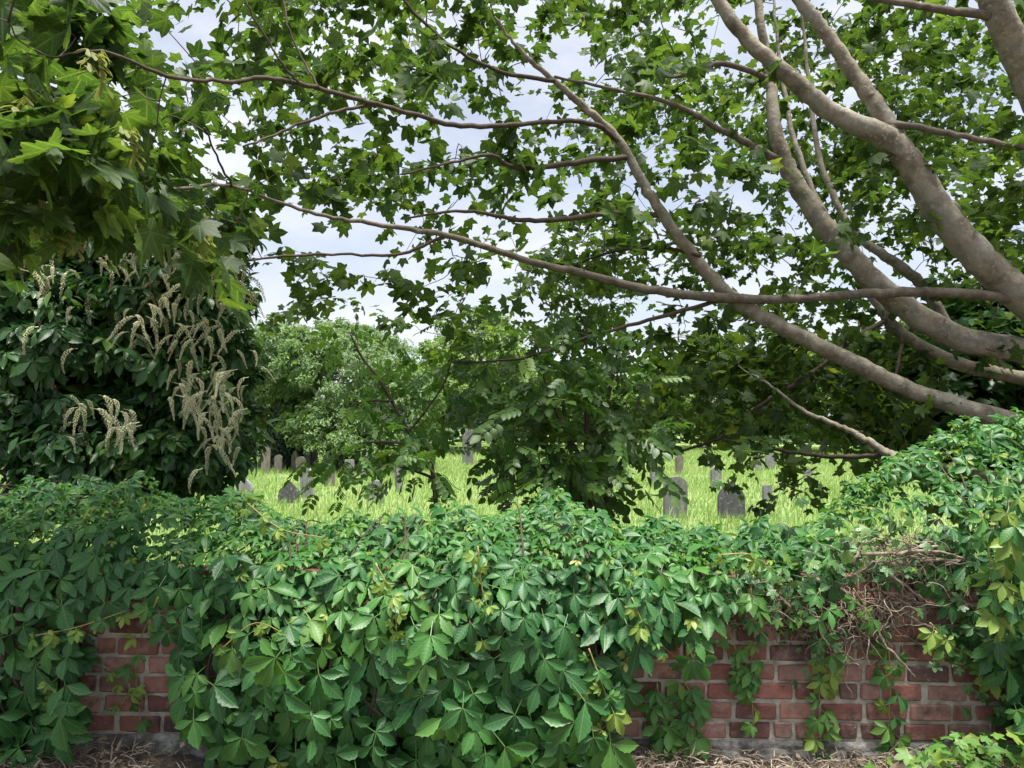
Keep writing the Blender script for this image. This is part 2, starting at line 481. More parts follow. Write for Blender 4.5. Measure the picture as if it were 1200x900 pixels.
M_PLINTH = surf_mat('weathered_plinth', [(.34, (.045, .042, .04)), (.5, (.13, .125, .115)), (.70, (.36, .35, .33))], scale=10, detail=9, bump=.9, bdist=.015, rough=.95, spots=[(7, .60, (.10, .05, .04), .7)], bscale=40)
M_STONE_PALE = surf_mat('pale_headstone', [(.3, (.13, .13, .13)), (.55, (.20, .20, .20)), (.8, (.33, .33, .325))], scale=7, stretch=(2.4, 2.4, .5), bump=.6, spots=[(6, .55, (.075, .075, .07), .7), (22, .60, (.46, .47, .40), .6)])
M_STONE_DARK = surf_mat('dark_headstone', [(.3, (.045, .045, .047)), (.6, (.085, .085, .088)), (.85, (.17, .17, .165))], scale=7, stretch=(2.2, 2.2, .6), bump=.6, spots=[(12, .57, (.33, .34, .29), .75)])
M_STONE_BROWN = surf_mat('brown_headstone', [(.3, (.09, .08, .068)), (.6, (.17, .155, .13)), (.85, (.26, .24, .20))], scale=7, stretch=(2.2, 2.2, .6), bump=.6, spots=[(9, .57, (.09, .10, .05), .7)])

def ground_mat():
    m, N, L, out = new_mat('soil_and_meadow')
    g = N.new('ShaderNodeNewGeometry'); sp = N.new('ShaderNodeSeparateXYZ'); L.new(g.outputs['Position'], sp.inputs[0])
    no = N.new('ShaderNodeTexNoise'); no.inputs['Scale'].default_value = 1.3; no.inputs['Detail'].default_value = 9; L.new(g.outputs['Position'], no.inputs['Vector'])
    n2 = N.new('ShaderNodeTexNoise'); n2.inputs['Scale'].default_value = 40; n2.inputs['Detail'].default_value = 8; L.new(g.outputs['Position'], n2.inputs['Vector'])
    soil = ramp(N, [(.3, (.055, .042, .03)), (.7, (.17, .135, .10))]); L.new(n2.outputs['Fac'], soil.inputs['Fac'])
    gr = ramp(N, [(.3, (.12, .18, .05)), (.7, (.20, .26, .08))]); L.new(no.outputs['Fac'], gr.inputs['Fac'])
    f = math_node(N, L, 'MULTIPLY', math_node(N, L, 'SUBTRACT', sp.outputs['Y'], 7.0), .3, True)
    mx = N.new('ShaderNodeMix'); mx.data_type = 'RGBA'; L.new(f, mx.inputs['Factor']); L.new(soil.outputs[0], mx.inputs['A']); L.new(gr.outputs[0], mx.inputs['B'])
    pb = N.new('ShaderNodeBsdfPrincipled'); L.new(mx.outputs['Result'], pb.inputs['Base Color']); pb.inputs['Roughness'].default_value = .95
    bp = N.new('ShaderNodeBump'); bp.inputs['Strength'].default_value = .8; bp.inputs['Distance'].default_value = .02
    L.new(n2.outputs['Fac'], bp.inputs['Height']); L.new(bp.outputs[0], pb.inputs['Normal']); L.new(pb.outputs[0], out.inputs['Surface'])
    return m

# ------------------------------------------------------------------ ground: the verge before the wall, the lower graveyard behind it
ys = np.concatenate([np.linspace(-40, -2, 5), np.linspace(0, 3.4, 18), [3.6, 3.8, 4.0, 4.6, 5.5, 7, 9, 12], np.linspace(15, 90, 40), [110, 150, 220, 330, 500, 800]])
xs = np.concatenate([[-700, -300, -120, -60], np.linspace(-35, 35, 71), [60, 120, 300, 700]])
X, Y = np.meshgrid(xs, ys)
Zf = .03 + .02 * np.sin(X * 3.1 + Y * 2) + .035 * np.clip((Y - 2.6) / .8, 0, 1)
Zb = GROUND_BACK + .04 * np.sin(X * .7 + 1.3) * np.sin(Y * .5)
k = np.clip((Y - 3.6) / .9, 0, 1); k = k * k * (3 - 2 * k)
Z = Zf * (1 - k) + Zb * k
V = np.column_stack([X.ravel(), Y.ravel(), Z.ravel()])
nx = len(xs)
Fq = [(j * nx + i, j * nx + i + 1, (j + 1) * nx + i + 1, (j + 1) * nx + i) for j in range(len(ys) - 1) for i in range(nx - 1)]
ground = obj('ground', mesh_np('ground', V, np.array(Fq), ground_mat()), kind='structure')

# ------------------------------------------------------------------ brick wall
WY, WTH = 3.50, .34                 # front face, thickness
PITCH_X, COURSE, JOINT = .204, .0895, .017
Z0 = .150                           # top of the plinth
wall = thing('brick_wall', (0, WY, 0), 'weathered red brick garden wall half hidden under the creeper', 'wall')

def brick_mesh(L, H, D, seed, rounded=False):
    import bmesh
    r = random.Random(seed)
    bm = bmesh.new()
    bmesh.ops.create_cube(bm, size=1.0)
    for v in bm.verts:
        v.co = Vector((v.co.x * L, v.co.y * D, v.co.z * H)) + Vector((r.uniform(-.0035, .0035), r.uniform(-.003, .003), r.uniform(-.003, .003)))
    if rounded:
        top = [e for e in bm.edges if all(v.co.z > 0 for v in e.verts) and abs(e.verts[0].co.x - e.verts[1].co.x) > L * .5]
        bmesh.ops.bevel(bm, geom=top, offset=D * .30, segments=3, affect='EDGES')
    else:
        bmesh.ops.bevel(bm, geom=list(bm.edges), offset=.0065, segments=1, affect='EDGES')
    bmesh.ops.triangulate(bm, faces=bm.faces)
    me = bpy.data.meshes.new('brick'); bm.to_mesh(me); bm.free()
    me.materials.append(M_BRICK)
    return me

stretchers = [brick_mesh(PITCH_X - JOINT, COURSE - JOINT, .10, s) for s in range(6)]
headers = [brick_mesh(PITCH_X / 2 - JOINT, COURSE - JOINT, .10, 20 + s) for s in range(4)]
copings = [brick_mesh(PITCH_X - .012, .105, WTH + .03, 40 + s, True) for s in range(3)]
NCOURSE = 7
TOPZ = Z0 + NCOURSE * COURSE
far_bricks = []
for c in range(NCOURSE):
    z = Z0 + (c + .5) * COURSE
    x = -6.0 + (PITCH_X / 2 if c % 2 else 0) + random.uniform(-.03, .03)
    k = c
    while x < 6.0:
        hd = random.random() < .13
        Lx = PITCH_X / 2 if hd else PITCH_X
        me = random.choice(headers if hd else stretchers)
        loc = Vector((x + Lx / 2 + random.uniform(-.003, .003), WY + .05 + random.uniform(-.004, .005), z + random.uniform(-.003, .003)))
        rot = Matrix.Rotation(random.uniform(-.012, .012), 4, 'Y') @ Matrix.Rotation(random.uniform(-.014, .014), 4, 'Z')
        if -2.75 < loc.x < 2.75:
            o = obj('brick', me, wall); o.matrix_basis = Matrix.Translation(loc) @ rot
        else:
            far_bricks.append((me, Matrix.Translation(loc) @ rot))
        x += Lx
x = -6.0
while x < 6.0:
    me = random.choice(copings)
    loc = Vector((x + PITCH_X / 2, WY + WTH / 2 - .005 + random.uniform(-.008, .008), TOPZ + .057 + random.uniform(-.004, .004)))
    rot = Matrix.Rotation(random.uniform(-.03, .03), 4, 'Y') @ Matrix.Rotation(random.uniform(-.02, .02), 4, 'Z')
    if -2.75 < loc.x < 2.75:
        o = obj('coping_brick', me, wall); o.matrix_basis = Matrix.Translation(loc) @ rot
    else:
        far_bricks.append((me, Matrix.Translation(loc) @ rot))
    x += PITCH_X
Vs, Fs, kk = [], [], 0
for me, M in far_bricks:
    co = np.empty(len(me.vertices) * 3, np.float32); me.vertices.foreach_get('co', co); co = co.reshape(-1, 3)
    fi = np.empty(len(me.polygons) * 3, np.int32); me.loops.foreach_get('vertex_index', fi)
    A = np.array(M); Vs.append(co @ A[:3, :3].T + A[:3, 3]); Fs.append(fi.reshape(-1, 3) + kk); kk += len(co)
obj('outer_brickwork', mesh_np('outer_brickwork', np.vstack(Vs), np.vstack(Fs), M_BRICK), wall, 'stuff')

def grid_box(name, x0, x1, y0, y1, z0, z1, nx_, nz_, mat, amp, parent, front_only_amp=True):
    """A long block whose front face is a fine, uneven grid."""
    gx, gz = np.linspace(x0, x1, nx_), np.linspace(z0, z1, nz_)
    GX, GZ = np.meshgrid(gx, gz)
    off = amp * (np.sin(GX * 9 + GZ * 17) * .4 + RNG.normal(0, .45, GX.shape))
    Vf = np.column_stack([GX.ravel(), (y0 + off).ravel(), GZ.ravel()])
    Fq = [(j * nx_ + i, j * nx_ + i + 1, (j + 1) * nx_ + i + 1, (j + 1) * nx_ + i) for j in range(nz_ - 1) for i in range(nx_ - 1)]
    n = len(Vf)
    Vb = Vf.copy(); Vb[:, 1] = y1
    tl = [(j * nx_ + i) for j in (nz_ - 1,) for i in range(nx_)]
    for i in range(nx_ - 1):
        Fq.append((tl[i], tl[i + 1], tl[i + 1] + n, tl[i] + n))
        Fq.append((i + 1, i, i + n, i + 1 + n))
    Fq += [(n + (j + 1) * nx_ + i, n + (j + 1) * nx_ + i + 1, n + j * nx_ + i + 1, n + j * nx_ + i) for j in range(nz_ - 1) for i in range(nx_ - 1)]
    return obj(name, mesh_np(name, np.vstack([Vf, Vb]), np.array(Fq), mat), parent)

grid_box('mortar', -6, 6, WY + .010, WY + WTH - .01, Z0 - .02, TOPZ + .006, 500, 30, M_MORTAR, .004, wall)
grid_box('plinth', -6, 6, WY - .004, WY + WTH + .02, -.15, Z0 - .001, 420, 12, M_PLINTH, .006, wall)
def stone_mesh(L, H, D, seed):
    r = random.Random(seed); nx_, nz_ = 5, 4
    Vv, Ff = [], []
    for j in range(nz_):
        for i in range(nx_):
            u, v = i / (nx_ - 1) * 2 - 1, j / (nz_ - 1) * 2 - 1
            edge = max(abs(u), abs(v)) > .99
            Vv.append((u * L / 2 * (1 - .10 * abs(v) ** 3) + r.uniform(-.004, .004), (D / 2 if edge else -D / 2 + r.uniform(-.008, .008)), v * H / 2 * (1 - .14 * abs(u) ** 3) + r.uniform(-.003, .003)))
    for j in range(nz_ - 1):
        for i in range(nx_ - 1):
            a_ = j * nx_ + i
            Ff += [(a_, a_ + 1, a_ + nx_ + 1), (a_, a_ + nx_ + 1, a_ + nx_)]
    return mesh_np('plinth_stone', np.array(Vv), np.array(Ff), M_PLINTH)
x = -2.7
while x < 2.7:
    Lx = random.uniform(.11, .26)
    o = obj('plinth_stone', stone_mesh(Lx - .012, .098, .05, int(x * 1000)), wall)
    o.matrix_basis = Matrix.Translation((x + Lx / 2, WY - .012 + random.uniform(-.006, .006), .078 + random.uniform(-.004, .004)))
    x += Lx

# ------------------------------------------------------------------ skeletons: twigs that reach out from branches to sprays of leaves
def grow_twigs(skel, targets, rnd_amp=.08, r_end=.002, r_k=.0035, sides=4, sag=.0, keep=True):
    """Link each target to the nearest skeleton point or earlier twig. Returns twig tubes and each target's growing direction."""
    S = np.asarray(skel, float)
    T = np.asarray(targets, float)
    d0 = np.array([np.min(((S - t) ** 2).sum(1)) for t in T])
    order = np.argsort(d0)
    pool = np.empty((len(S) + len(T) * 4, 3)); pool[:len(S)] = S; n = len(S)
    tubes, dirs = [], np.zeros_like(T)
    for i in order:
        dd = ((pool[:n] - T[i]) ** 2).sum(1)
        j = int(np.argmin(dd)); a, b = pool[j].copy(), T[i]
        L = math.sqrt(dd[j])
        m1 = a + (b - a) * .35 + RNG.normal(0, rnd_amp * L, 3) + np.array([0, 0, .06 * L])
        m2 = a + (b - a) * .7 + RNG.normal(0, rnd_amp * L, 3) + np.array([0, 0, .05 * L])
        pts = catmull(np.array([a, m1, m2, b]), 3)
        rad = np.linspace(r_end + r_k * min(L, 2), r_end, len(pts))
        tubes.append(tube(pts, rad, sides))
        dirs[i] = nrm(b - m2)
        pool[n:n + 3] = np.array([m1, m2, b]); n += 3
    return tubes, dirs

def spray_leaves(C, dirs, per, length, leaf, spread=.8, flat=.6, droop=.35, young=.0):
    """Leaves in opposite pairs along a short shoot. Returns T, direction, normal, size."""
    N = len(C)
    per_i = RNG.integers(max(2, int(per * .6)), int(per * 1.4) + 1, N)
    idx = np.repeat(np.arange(N), per_i)
    M = len(idx)
    t = RNG.random(M)
    u = dirs[idx].copy(); u[:, 2] *= .5; u = nrm(u + RNG.normal(0, .15, (M, 3)))
    side = nrm(np.cross(u, [0, 0, 1.0]) + RNG.normal(0, .25, (M, 3))) * np.where(RNG.random(M) < .5, -1, 1)[:, None]
    Ln = length * RNG.uniform(.7, 1.3, N)[idx]
    pos = C[idx] + u * ((t - .45) * Ln)[:, None] + side * (RNG.uniform(.2, .9, M) * leaf * 1.1)[:, None] + RNG.normal(0, .35 * leaf, (M, 3))
    pos[:, 2] -= (t ** 2) * Ln * .18
    dr = nrm(side * spread + u * (.3 + .7 * t)[:, None] + np.array([0, 0, -1.0]) * (droop * RNG.uniform(.2, 1.6, M))[:, None] + RNG.normal(0, .25, (M, 3)))
    nm = nrm(np.array([0, 0, 1.0]) * flat + RNG.normal(0, .42, (M, 3)))
    return pos, dr, nm, leaf * RNG.uniform(.6, 1.25, M), t

# ------------------------------------------------------------------ the maple over the wall
TRUNK_AT = np.array([6.1, 6.1, GROUND_BACK])
maple = thing('maple_tree', tuple(TRUNK_AT), 'spreading maple whose long limbs sweep over the graveyard from the right', 'tree')
LIMBS = [
    [(1450, 620, 6.0, 56), (1330, 548, 5.7, 34), (1200, 498, 5.4, 29), (1080, 462, 5.3, 27), (1000, 425, 5.25, 26), (930, 390, 5.2, 24), (860, 350, 5.2, 22), (800, 285, 5.15, 18), (760, 225, 5.1, 16), (725, 165, 5.1, 13), (690, 130, 5.0, 12), (650, 95, 4.9, 9), (610, 60, 4.8, 6), (580, 20, 4.7, 4)],
    [(1450, 600, 6.0, 66), (1320, 460, 5.7, 46), (1200, 413, 5.5, 40), (1130, 398, 5.45, 39), (1060, 360, 5.4, 37), (1000, 305, 5.4, 34), (955, 250, 5.4, 30), (925, 200, 5.4, 26), (908, 150, 5.4, 21), (902, 90, 5.5, 16), (892, 30, 5.5, 13), (880, -60, 5.6, 11), (860, -180, 5.7, 6)],
    [(1450, 590, 6, 76), (1310, 430, 5.6, 60), (1200, 350, 5.3, 52), (1150, 305, 5.2, 48), (1100, 245, 5.15, 44), (1065, 190, 5.1, 40), (1036, 160, 5.1, 36), (980, 135, 5.05, 29), (930, 95, 5.0, 26), (880, 50, 5.0, 22), (845, 5, 5.0, 20), (800, -70, 5, 15), (740, -180, 5, 8)],
    [(1085, 220, 5.14, 30), (1058, 178, 5.12, 31), (1030, 130, 5.15, 27), (1000, 85, 5.2, 23), (965, 35, 5.2, 21), (935, -5, 5.2, 20), (890, -90, 5.3, 14), (850, -200, 5.4, 7)],
    [(1450, 580, 6, 76), (1400, 380, 5.6, 62), (1290, 220, 5.2, 54), (1225, 130, 5.0, 47), (1190, 60, 4.9, 42), (1165, 0, 4.8, 40), (1130, -110, 4.8, 30), (1080, -260, 4.8, 15)],
    [(1450, 610, 6.6, 50), (1300, 468, 6.4, 28), (1200, 444, 6.2, 22), (1120, 425, 6.1, 21), (1060, 393, 6.1, 19), (1030, 358, 6.1, 17), (1000, 300, 6.2, 13), (960, 240, 6.4, 10), (930, 160, 6.6, 8), (915, 80, 6.8, 6), (905, -20, 7, 3)],
    [(1440, 560, 6.6, 40), (1250, 470, 6.5, 20), (1130, 400, 6.5, 17), (1085, 340, 6.5, 17), (1050, 308, 6.5, 16), (1000, 270, 6.6, 12), (965, 200, 6.8, 9), (950, 120, 7, 7), (940, 20, 7.2, 4), (930, -60, 7.3, 2)],
    [(1450, 640, 5.6, 40), (1320, 590, 4.5, 19), (1200, 566, 3.72, 16), (1150, 556, 3.78, 16), (1085, 545, 4.3, 15), (1060, 540, 4.6, 14), (1038, 530, 4.8, 13), (1010, 512, 4.9, 10), (985, 500, 5.0, 8), (940, 480, 5.2, 6), (900, 450, 5.5, 4), (865, 430, 5.8, 1.5)],
]
BRANCHES = [
    [(728, 168, 5.1, 8), (700, 147, 5.0, 8), (660, 142, 4.8, 7), (610, 145, 4.5, 7), (540, 148, 4.1, 8), (490, 135, 3.8, 7), (440, 122, 3.5, 7), (380, 105, 3.2, 7), (320, 92, 2.95, 7), (260, 96, 2.75, 6), (195, 88, 2.55, 6), (120, 60, 2.4, 4), (60, 70, 2.3, 3)],
    [(440, 122, 3.5, 5), (385, 133, 3.3, 5), (330, 155, 3.15, 4), (285, 172, 3.0, 3)],
    [(735, 185, 5.1, 9), (690, 188, 4.9, 9), (640, 195, 4.7, 8), (600, 196, 4.5, 7), (575, 182, 4.4, 6), (530, 190, 4.3, 4), (470, 205, 4.1, 3)],
    [(778, 252, 5.15, 9), (720, 250, 5.0, 8), (660, 257, 4.8, 8), (610, 258, 4.6, 7), (545, 247, 4.4, 5), (480, 255, 4.2, 3)],
    [(1200, 352, 5.3, 15), (1145, 345, 5.15, 15), (1070, 342, 5.2, 15), (1000, 345, 5.2, 14), (930, 350, 5.15, 13), (860, 350, 5.1, 15), (800, 345, 5.0, 14), (740, 335, 4.9, 13), (680, 320, 4.7, 12), (610, 303, 4.5, 10), (540, 280, 4.3, 9), (490, 270, 4.15, 8), (440, 262, 4, 7), (390, 255, 3.8, 6), (330, 238, 3.6, 5), (270, 217, 3.3, 5), (200, 222, 3.0, 5), (140, 222, 2.8, 5), (85, 228, 2.65, 4), (60, 250, 2.6, 3)],
    [(520, 277, 4.25, 5), (470, 297, 4.2, 5), (400, 298, 4.1, 4), (340, 300, 4.0, 4), (290, 305, 3.9, 3)],
    [(1045, 372, 6.1, 8), (1000, 397, 5.9, 7), (960, 430, 5.8, 7), (900, 470, 5.7, 6), (870, 490, 5.8, 6), (845, 512, 5.9, 5), (800, 528, 6.0, 4), (740, 540, 6.1, 3)],
    [(1045, 533, 4.8, 8), (1000, 536, 5.0, 7), (950, 533, 5.2, 6), (900, 525, 5.4, 5), (850, 515, 5.5, 3)],
    [(1040, 145, 5.1, 12), (1080, 150, 5.0, 10), (1130, 160, 4.9, 9), (1200, 172, 4.8, 8), (1300, 170, 4.7, 5)],
    [(912, 188, 5.4, 12), (880, 170, 5.3, 11), (845, 152, 5.2, 9), (790, 122, 5.0, 7), (720, 105, 4.8, 5), (650, 90, 4.6, 4)],
    [(905, 95, 5.5, 10), (875, 82, 5.4, 9), (840, 75, 5.3, 8), (800, 88, 5.2, 6), (740, 92, 5.1, 4)],
    [(1160, 18, 4.8, 14), (1110, 12, 4.8, 12), (1060, 4, 4.8, 10), (1000, -10, 4.7, 8), (930, -60, 4.6, 5)],
    [(840, 352, 5.1, 7), (760, 375, 5.1, 6), (690, 395, 5.1, 5), (610, 420, 5.1, 4), (530, 425, 5.1, 3)],
    [(650, 95, 4.9, 7), (590, 85, 4.7, 6), (540, 62, 4.5, 5), (500, 30, 4.4, 5), (470, -5, 4.3, 4), (440, -60, 4.2, 3)],
    [(1058, 395, 6.0, 6), (1052, 430, 5.9, 5), (1040, 470, 5.9, 4), (1028, 505, 5.9, 3)],
    [(820, 300, 5.1, 6), (770, 290, 5.3, 5), (700, 300, 5.6, 4), (640, 330, 5.9, 3)],
    [(350, 98, 3.05, 4), (335, 80, 3.0, 4), (315, 50, 2.95, 3), (290, 5, 2.9, 3), (280, -40, 2.9, 2)],
    [(375, 104, 3.15, 4), (350, 60, 3.2, 3), (335, 20, 3.2, 3), (330, -40, 3.3, 2)],
    [(273, 218, 3.3, 4), (250, 175, 3.1, 3), (240, 150, 3.0, 3)],
]
bark_parts, skel = [], []
tp = catmull(np.array([TRUNK_AT + [0.15, .1, -.2], TRUNK_AT + [.05, 0, .3], TRUNK_AT + [0, 0, .8], TRUNK_AT + [-.05, 0, 1.3]]), 5)
obj('trunk', tubes_mesh('trunk', [tube(tp, np.linspace(.46, .30, len(tp)), 20, .06)], M_BARK), maple)
for i, path in enumerate(LIMBS):
    pts, rad = px_path(path, 8)
    # knuckles and slight swellings along the limb
    rad = rad * (1 + .035 * np.sin(np.arange(len(pts)) * 1.7 + i) * RNG.random(len(pts)))
    pts = pts + RNG.normal(0, .004, pts.shape)
    limb = obj('limb', tubes_mesh('limb', [tube(pts, rad * .75, 16, .02)], M_BARK), maple)
    for _ in range(5):                                  # scars and stubs of lost side branches
        j = int(RNG.integers(len(pts) // 6, int(len(pts) * .7))); tn = nrm(pts[j + 1] - pts[j])
        sd = nrm(np.cross(tn, RNG.normal(0, 1, 3)) + np.array([0, -.35, 0])); sd = nrm(sd - tn * np.dot(sd, tn))
        r0 = rad[j] * .75; kr = r0 * RNG.uniform(.30, .5)
        kp = [pts[j] + sd * r0 * f for f in (.70, .94, 1.06, 1.13)]
        obj('knot', tubes_mesh('knot', [tube(np.array(kp), np.array([1.35, 1.15, .8, .35]) * kr, 9, .12)], M_BARK), limb)
    skel.append(pts[len(pts) // 4::2])
for path in BRANCHES:
    pts, rad = px_path(path, 6)
    pts = pts + RNG.normal(0, .0028, pts.shape)
    obj('branch', tubes_mesh('branch', [tube(pts, rad * .78, 9, .06)], M_BRANCH if path[0][3] > 9 else M_TWIG), maple)
    skel.append(pts[::2])
skel = np.vstack(skel)
LPX, LPY, LPD = project(np.vstack([px_path(q, 8)[0] for q in LIMBS]))

# how thickly the crown is hung with sprays, by bearing and height (100 px by 75 px cells of the photograph, from -2 rows above it)
DENS = [
    [.15, .2, .3, .5, .7, .7, .7, .7, .7, .7, .7, .7],
    [.25, .25, .3, .6, .8, .8, .8, .7, .8, .8, .9, .8],
    [.2, .1, .25, .85, .9, .85, .8, .65, .85, .85, .95, .9],
    [.2, .2, .5, .85, .7, .85, .85, .85, .9, .9, 1.0, .9],
    [.2, .4, .7, .9, .85, .85, .85, .8, .9, .9, 1.0, .9],
    [.2, .3, .4, .5, .7, .7, .55, .75, .9, .9, 1.0, .9],
    [.0, .0, .03, .2, .2, .45, .65, .8, .85, .95, .9, .8],
    [0, 0, 0, .05, .10, .15, .18, .28, .85, .95, .9, .7],
    [0, 0, 0, 0, 0, .0, .0, .25, .75, .9, .7, .4],
    [0, 0, 0, 0, 0, 0, 0, .03, .05, .15, .1, 0],
]
SPRAYS = 13.6
Cs, near = [], []
for r, row in enumerate(DENS):
    for c in range(-1, 14):
        w = row[min(max(c, 0), 11)] * (1 if 0 <= c <= 11 else .6)
        n = RNG.poisson(w * SPRAYS)
        for _ in range(n):
            x, y = (c + RNG.random()) * 100, (r - 2 + RNG.random()) * 75
            if c >= 8: d = RNG.uniform(4.9, 9.2)
            elif c >= 3: d = RNG.uniform(4.3, 8.2)
            else: d = RNG.uniform(3.2, 6.2)
            if r >= 7: d = RNG.uniform(5.2, 8.0)
            if 7 <= r and 9 <= c and RNG.random() < .3: continue
            q_ = P(x, y, d)
            lump = .5 + .5 * math.sin(2.6 * q_[0] + 1.3 * math.sin(1.9 * q_[1])) * math.sin(2.2 * q_[1] + .6) + .45 * math.sin(4.3 * q_[2] + 2.0 * q_[0])
            if RNG.random() > .25 + lump: continue
            if np.any((np.abs(LPX - x) < 34) & (np.abs(LPY - y) < 34) & (d < LPD + .25)) and RNG.random() < .72: continue
            Cs.append(P(x, y, d))
            if c >= 6 and RNG.random() < .95: Cs.append(P(x + RNG.uniform(-60, 60), y + RNG.uniform(-40, 40), RNG.uniform(7.5, 11.0)))
for _ in range(75):                                    # the low sprays that droop under the limbs towards the grass
    x, y = RNG.uniform(770, 1090), RNG.uniform(390, 500)
    if y > 545 - abs(x - 900) * .15: continue
    Cs.append(P(x, y, RNG.uniform(5.6, 8.0)))
N_FAR_SPRAYS = len(Cs)
# the low-hanging shoots in the upper left, close to the camera
for _ in range(58):
    x, y = RNG.uniform(-120, 200), RNG.uniform(-70, 250)
    if x > 120 and y < 40: continue
    Cs.append(P(x, y, RNG.uniform(2.15, 3.3)))
for _ in range(5):
    Cs.append(P(RNG.uniform(0, 330), RNG.uniform(240, 290), RNG.uniform(2.8, 3.6)))
Cs = np.array(Cs)
tubes_, dirs = grow_twigs(skel, Cs)
obj('twigs', tubes_mesh('twigs', tubes_, M_TWIG), maple, 'stuff')
sa = spray_leaves(Cs[:N_FAR_SPRAYS], dirs[:N_FAR_SPRAYS], 24, .72, .086)
sb = spray_leaves(Cs[N_FAR_SPRAYS:], dirs[N_FAR_SPRAYS:], 13, .40, .106)
T, dr, nm, sz = (np.concatenate([sa[k_], sb[k_]]) for k_ in range(4))
R = frames(dr, nm, sz)
SHAPES = [(1.0, .14), (.9, .30), (1.1, .05), (1.0, .5), (.95, -.18), (1.15, .4)]
TM = [maple_leaf(False, *q_) for q_ in SHAPES]
TMH = [maple_leaf(True, *q_) for q_ in SHAPES]
pick = RNG.integers(0, 6, len(T))
rnd = np.clip(RNG.normal(.42, .2, len(T)), 0, 1)
split_leaves('leaf', TM, M_MAPLE, pick, R, T, rnd, maple, 300, 'foliage', sz, TMH)
print('maple leaves', len(T))

# bunches of winged seeds among the near leaves
def samara_bunch(seed):
    r = random.Random(seed)
    wing = leaflet(.40, 0, fold=.02, droop=.25, stations=[(0, .35), (.18, .5), (.4, .55), (.75, 1.0), (1, .25)])
    ts = []
    for _ in range(16):
        a, z = r.uniform(0, math.tau), r.uniform(-1.4, .1)
        base = (math.cos(a) * .35, math.sin(a) * .35, z)
        for s in (-1, 1):
            ts.append(place_template(wing, a + s * .7, .62, base, math.radians(r.uniform(-50, -10))))
    return join_templates(ts)
seeds = [samara_bunch(s) for s in range(3)]
for i, (x, y, d) in enumerate([(28, 108, 2.2), (42, 232, 2.4), (112, 60, 2.3), (80, 268, 2.5), (235, 268, 2.9), (150, 150, 2.5)]):
    t = seeds[i % 3]
    L = np.column_stack([t['UV'], RNG.random(len(t['V']))])
    me = mesh_np('seed_bunch', t['V'], t['F'], M_SEED, L)
    o = obj('seed_bunch', me, maple)
    o.matrix_basis = Matrix.Translation(Vector(P(x, y, d))) @ Matrix.Scale(.075, 4)

# ------------------------------------------------------------------ shrubs and trees made of clumps
def clump_points(ells, n_clumps, per, r_clump, top_bias=.3, shell=.55):
    """Points of leaves gathered in clumps through a set of ellipsoids (cx, cy, cz, rx, ry, rz)."""
    ells = np.array(ells, float)
    vol = np.prod(ells[:, 3:], axis=1) ** (2 / 3)
    e = RNG.choice(len(ells), n_clumps, p=vol / vol.sum())
    v = nrm(RNG.normal(0, 1, (n_clumps, 3))); v[:, 2] = np.where(RNG.random(n_clumps) < top_bias, np.abs(v[:, 2]), v[:, 2])
    rr = shell + (1 - shell) * RNG.random(n_clumps) ** .6
    Cc = ells[e, :3] + v * rr[:, None] * ells[e, 3:]
    out = nrm(v / ells[e, 3:])
    idx = np.repeat(np.arange(n_clumps), RNG.integers(int(per * .6), int(per * 1.4) + 1, n_clumps))
    rc = r_clump * RNG.uniform(.6, 1.4, n_clumps)
    q = nrm(RNG.normal(0, 1, (len(idx), 3))) * (RNG.random(len(idx)) ** .45 * rc[idx])[:, None]
    q[:, 2] *= .62
    return Cc, out, idx, Cc[idx] + q, q

def clump_tree(name, label, base, ells, n_clumps, per, r_clump, leaf, mat, bark, trunk_r, group=None, cat='tree', templates=None, droop=.5, trunk_top=None, n_limbs=7, lean=(0, 0), crown='crown'):
    base = np.asarray(base, float)
    root = thing(name, tuple(base), label, cat, group)
    Cc, out, idx, Pq, q = clump_points(ells, n_clumps, per, r_clump)
    ells = np.array(ells, float)
    ctr = ells[:, :3].mean(0)
    top = trunk_top if trunk_top is not None else ctr[2]
    pts = catmull(np.array([base - [0, 0, .3], base + [lean[0] * .2, 0, (top - base[2]) * .35], base + [lean[0] * .7, lean[1], (top - base[2]) * .7], [base[0] + lean[0], base[1] + lean[1], top]]), 5)
    tb = [tube(pts, np.linspace(trunk_r, trunk_r * .45, len(pts)), 10, .1)]
    obj('trunk', tubes_mesh('trunk', tb, bark), root)
    sk = [pts]
    pick_ = RNG.choice(n_clumps, min(n_limbs, n_clumps), replace=False)
    for j in pick_:
        a = pts[RNG.integers(len(pts) // 3, len(pts))]
        b = Cc[j]
        lp = catmull(np.array([a, a + (b - a) * .4 + [0, 0, .1 * np.linalg.norm(b - a)], b]), 5)
        obj('limb', tubes_mesh('limb', [tube(lp, np.linspace(trunk_r * .42, trunk_r * .08, len(lp)), 6)], bark), root)
        sk.append(lp)
    tw, _ = grow_twigs(np.vstack(sk), Cc[:min(n_clumps, 260)], r_end=.004, r_k=.006 + trunk_r * .02)
    obj('twigs', tubes_mesh('twigs', tw, bark), root, 'stuff')
    M_ = len(Pq)
    dr_ = nrm(nrm(q) * .6 + out[idx] * .5 + np.array([0, 0, -droop]) + RNG.normal(0, .4, (M_, 3)))
    nm_ = nrm(np.array([0, 0, .8]) + out[idx] * .6 + RNG.normal(0, .4, (M_, 3)))
    s_ = leaf * RNG.uniform(.6, 1.3, M_)
    templates = templates or [clump_leaf(4, 1), clump_leaf(5, 2), clump_leaf(4, 3)]
    pk = RNG.integers(0, len(templates), M_)
    rn = np.clip(RNG.normal(.45, .16, M_) + RNG.normal(0, .14, n_clumps)[idx], 0, 1)
    V_, F_, L_ = scatter(templates, pk, frames(dr_, nm_, s_), Pq, rn)
    obj(crown, mesh_np(crown, V_, F_, mat, L_), root, 'stuff')
    return root

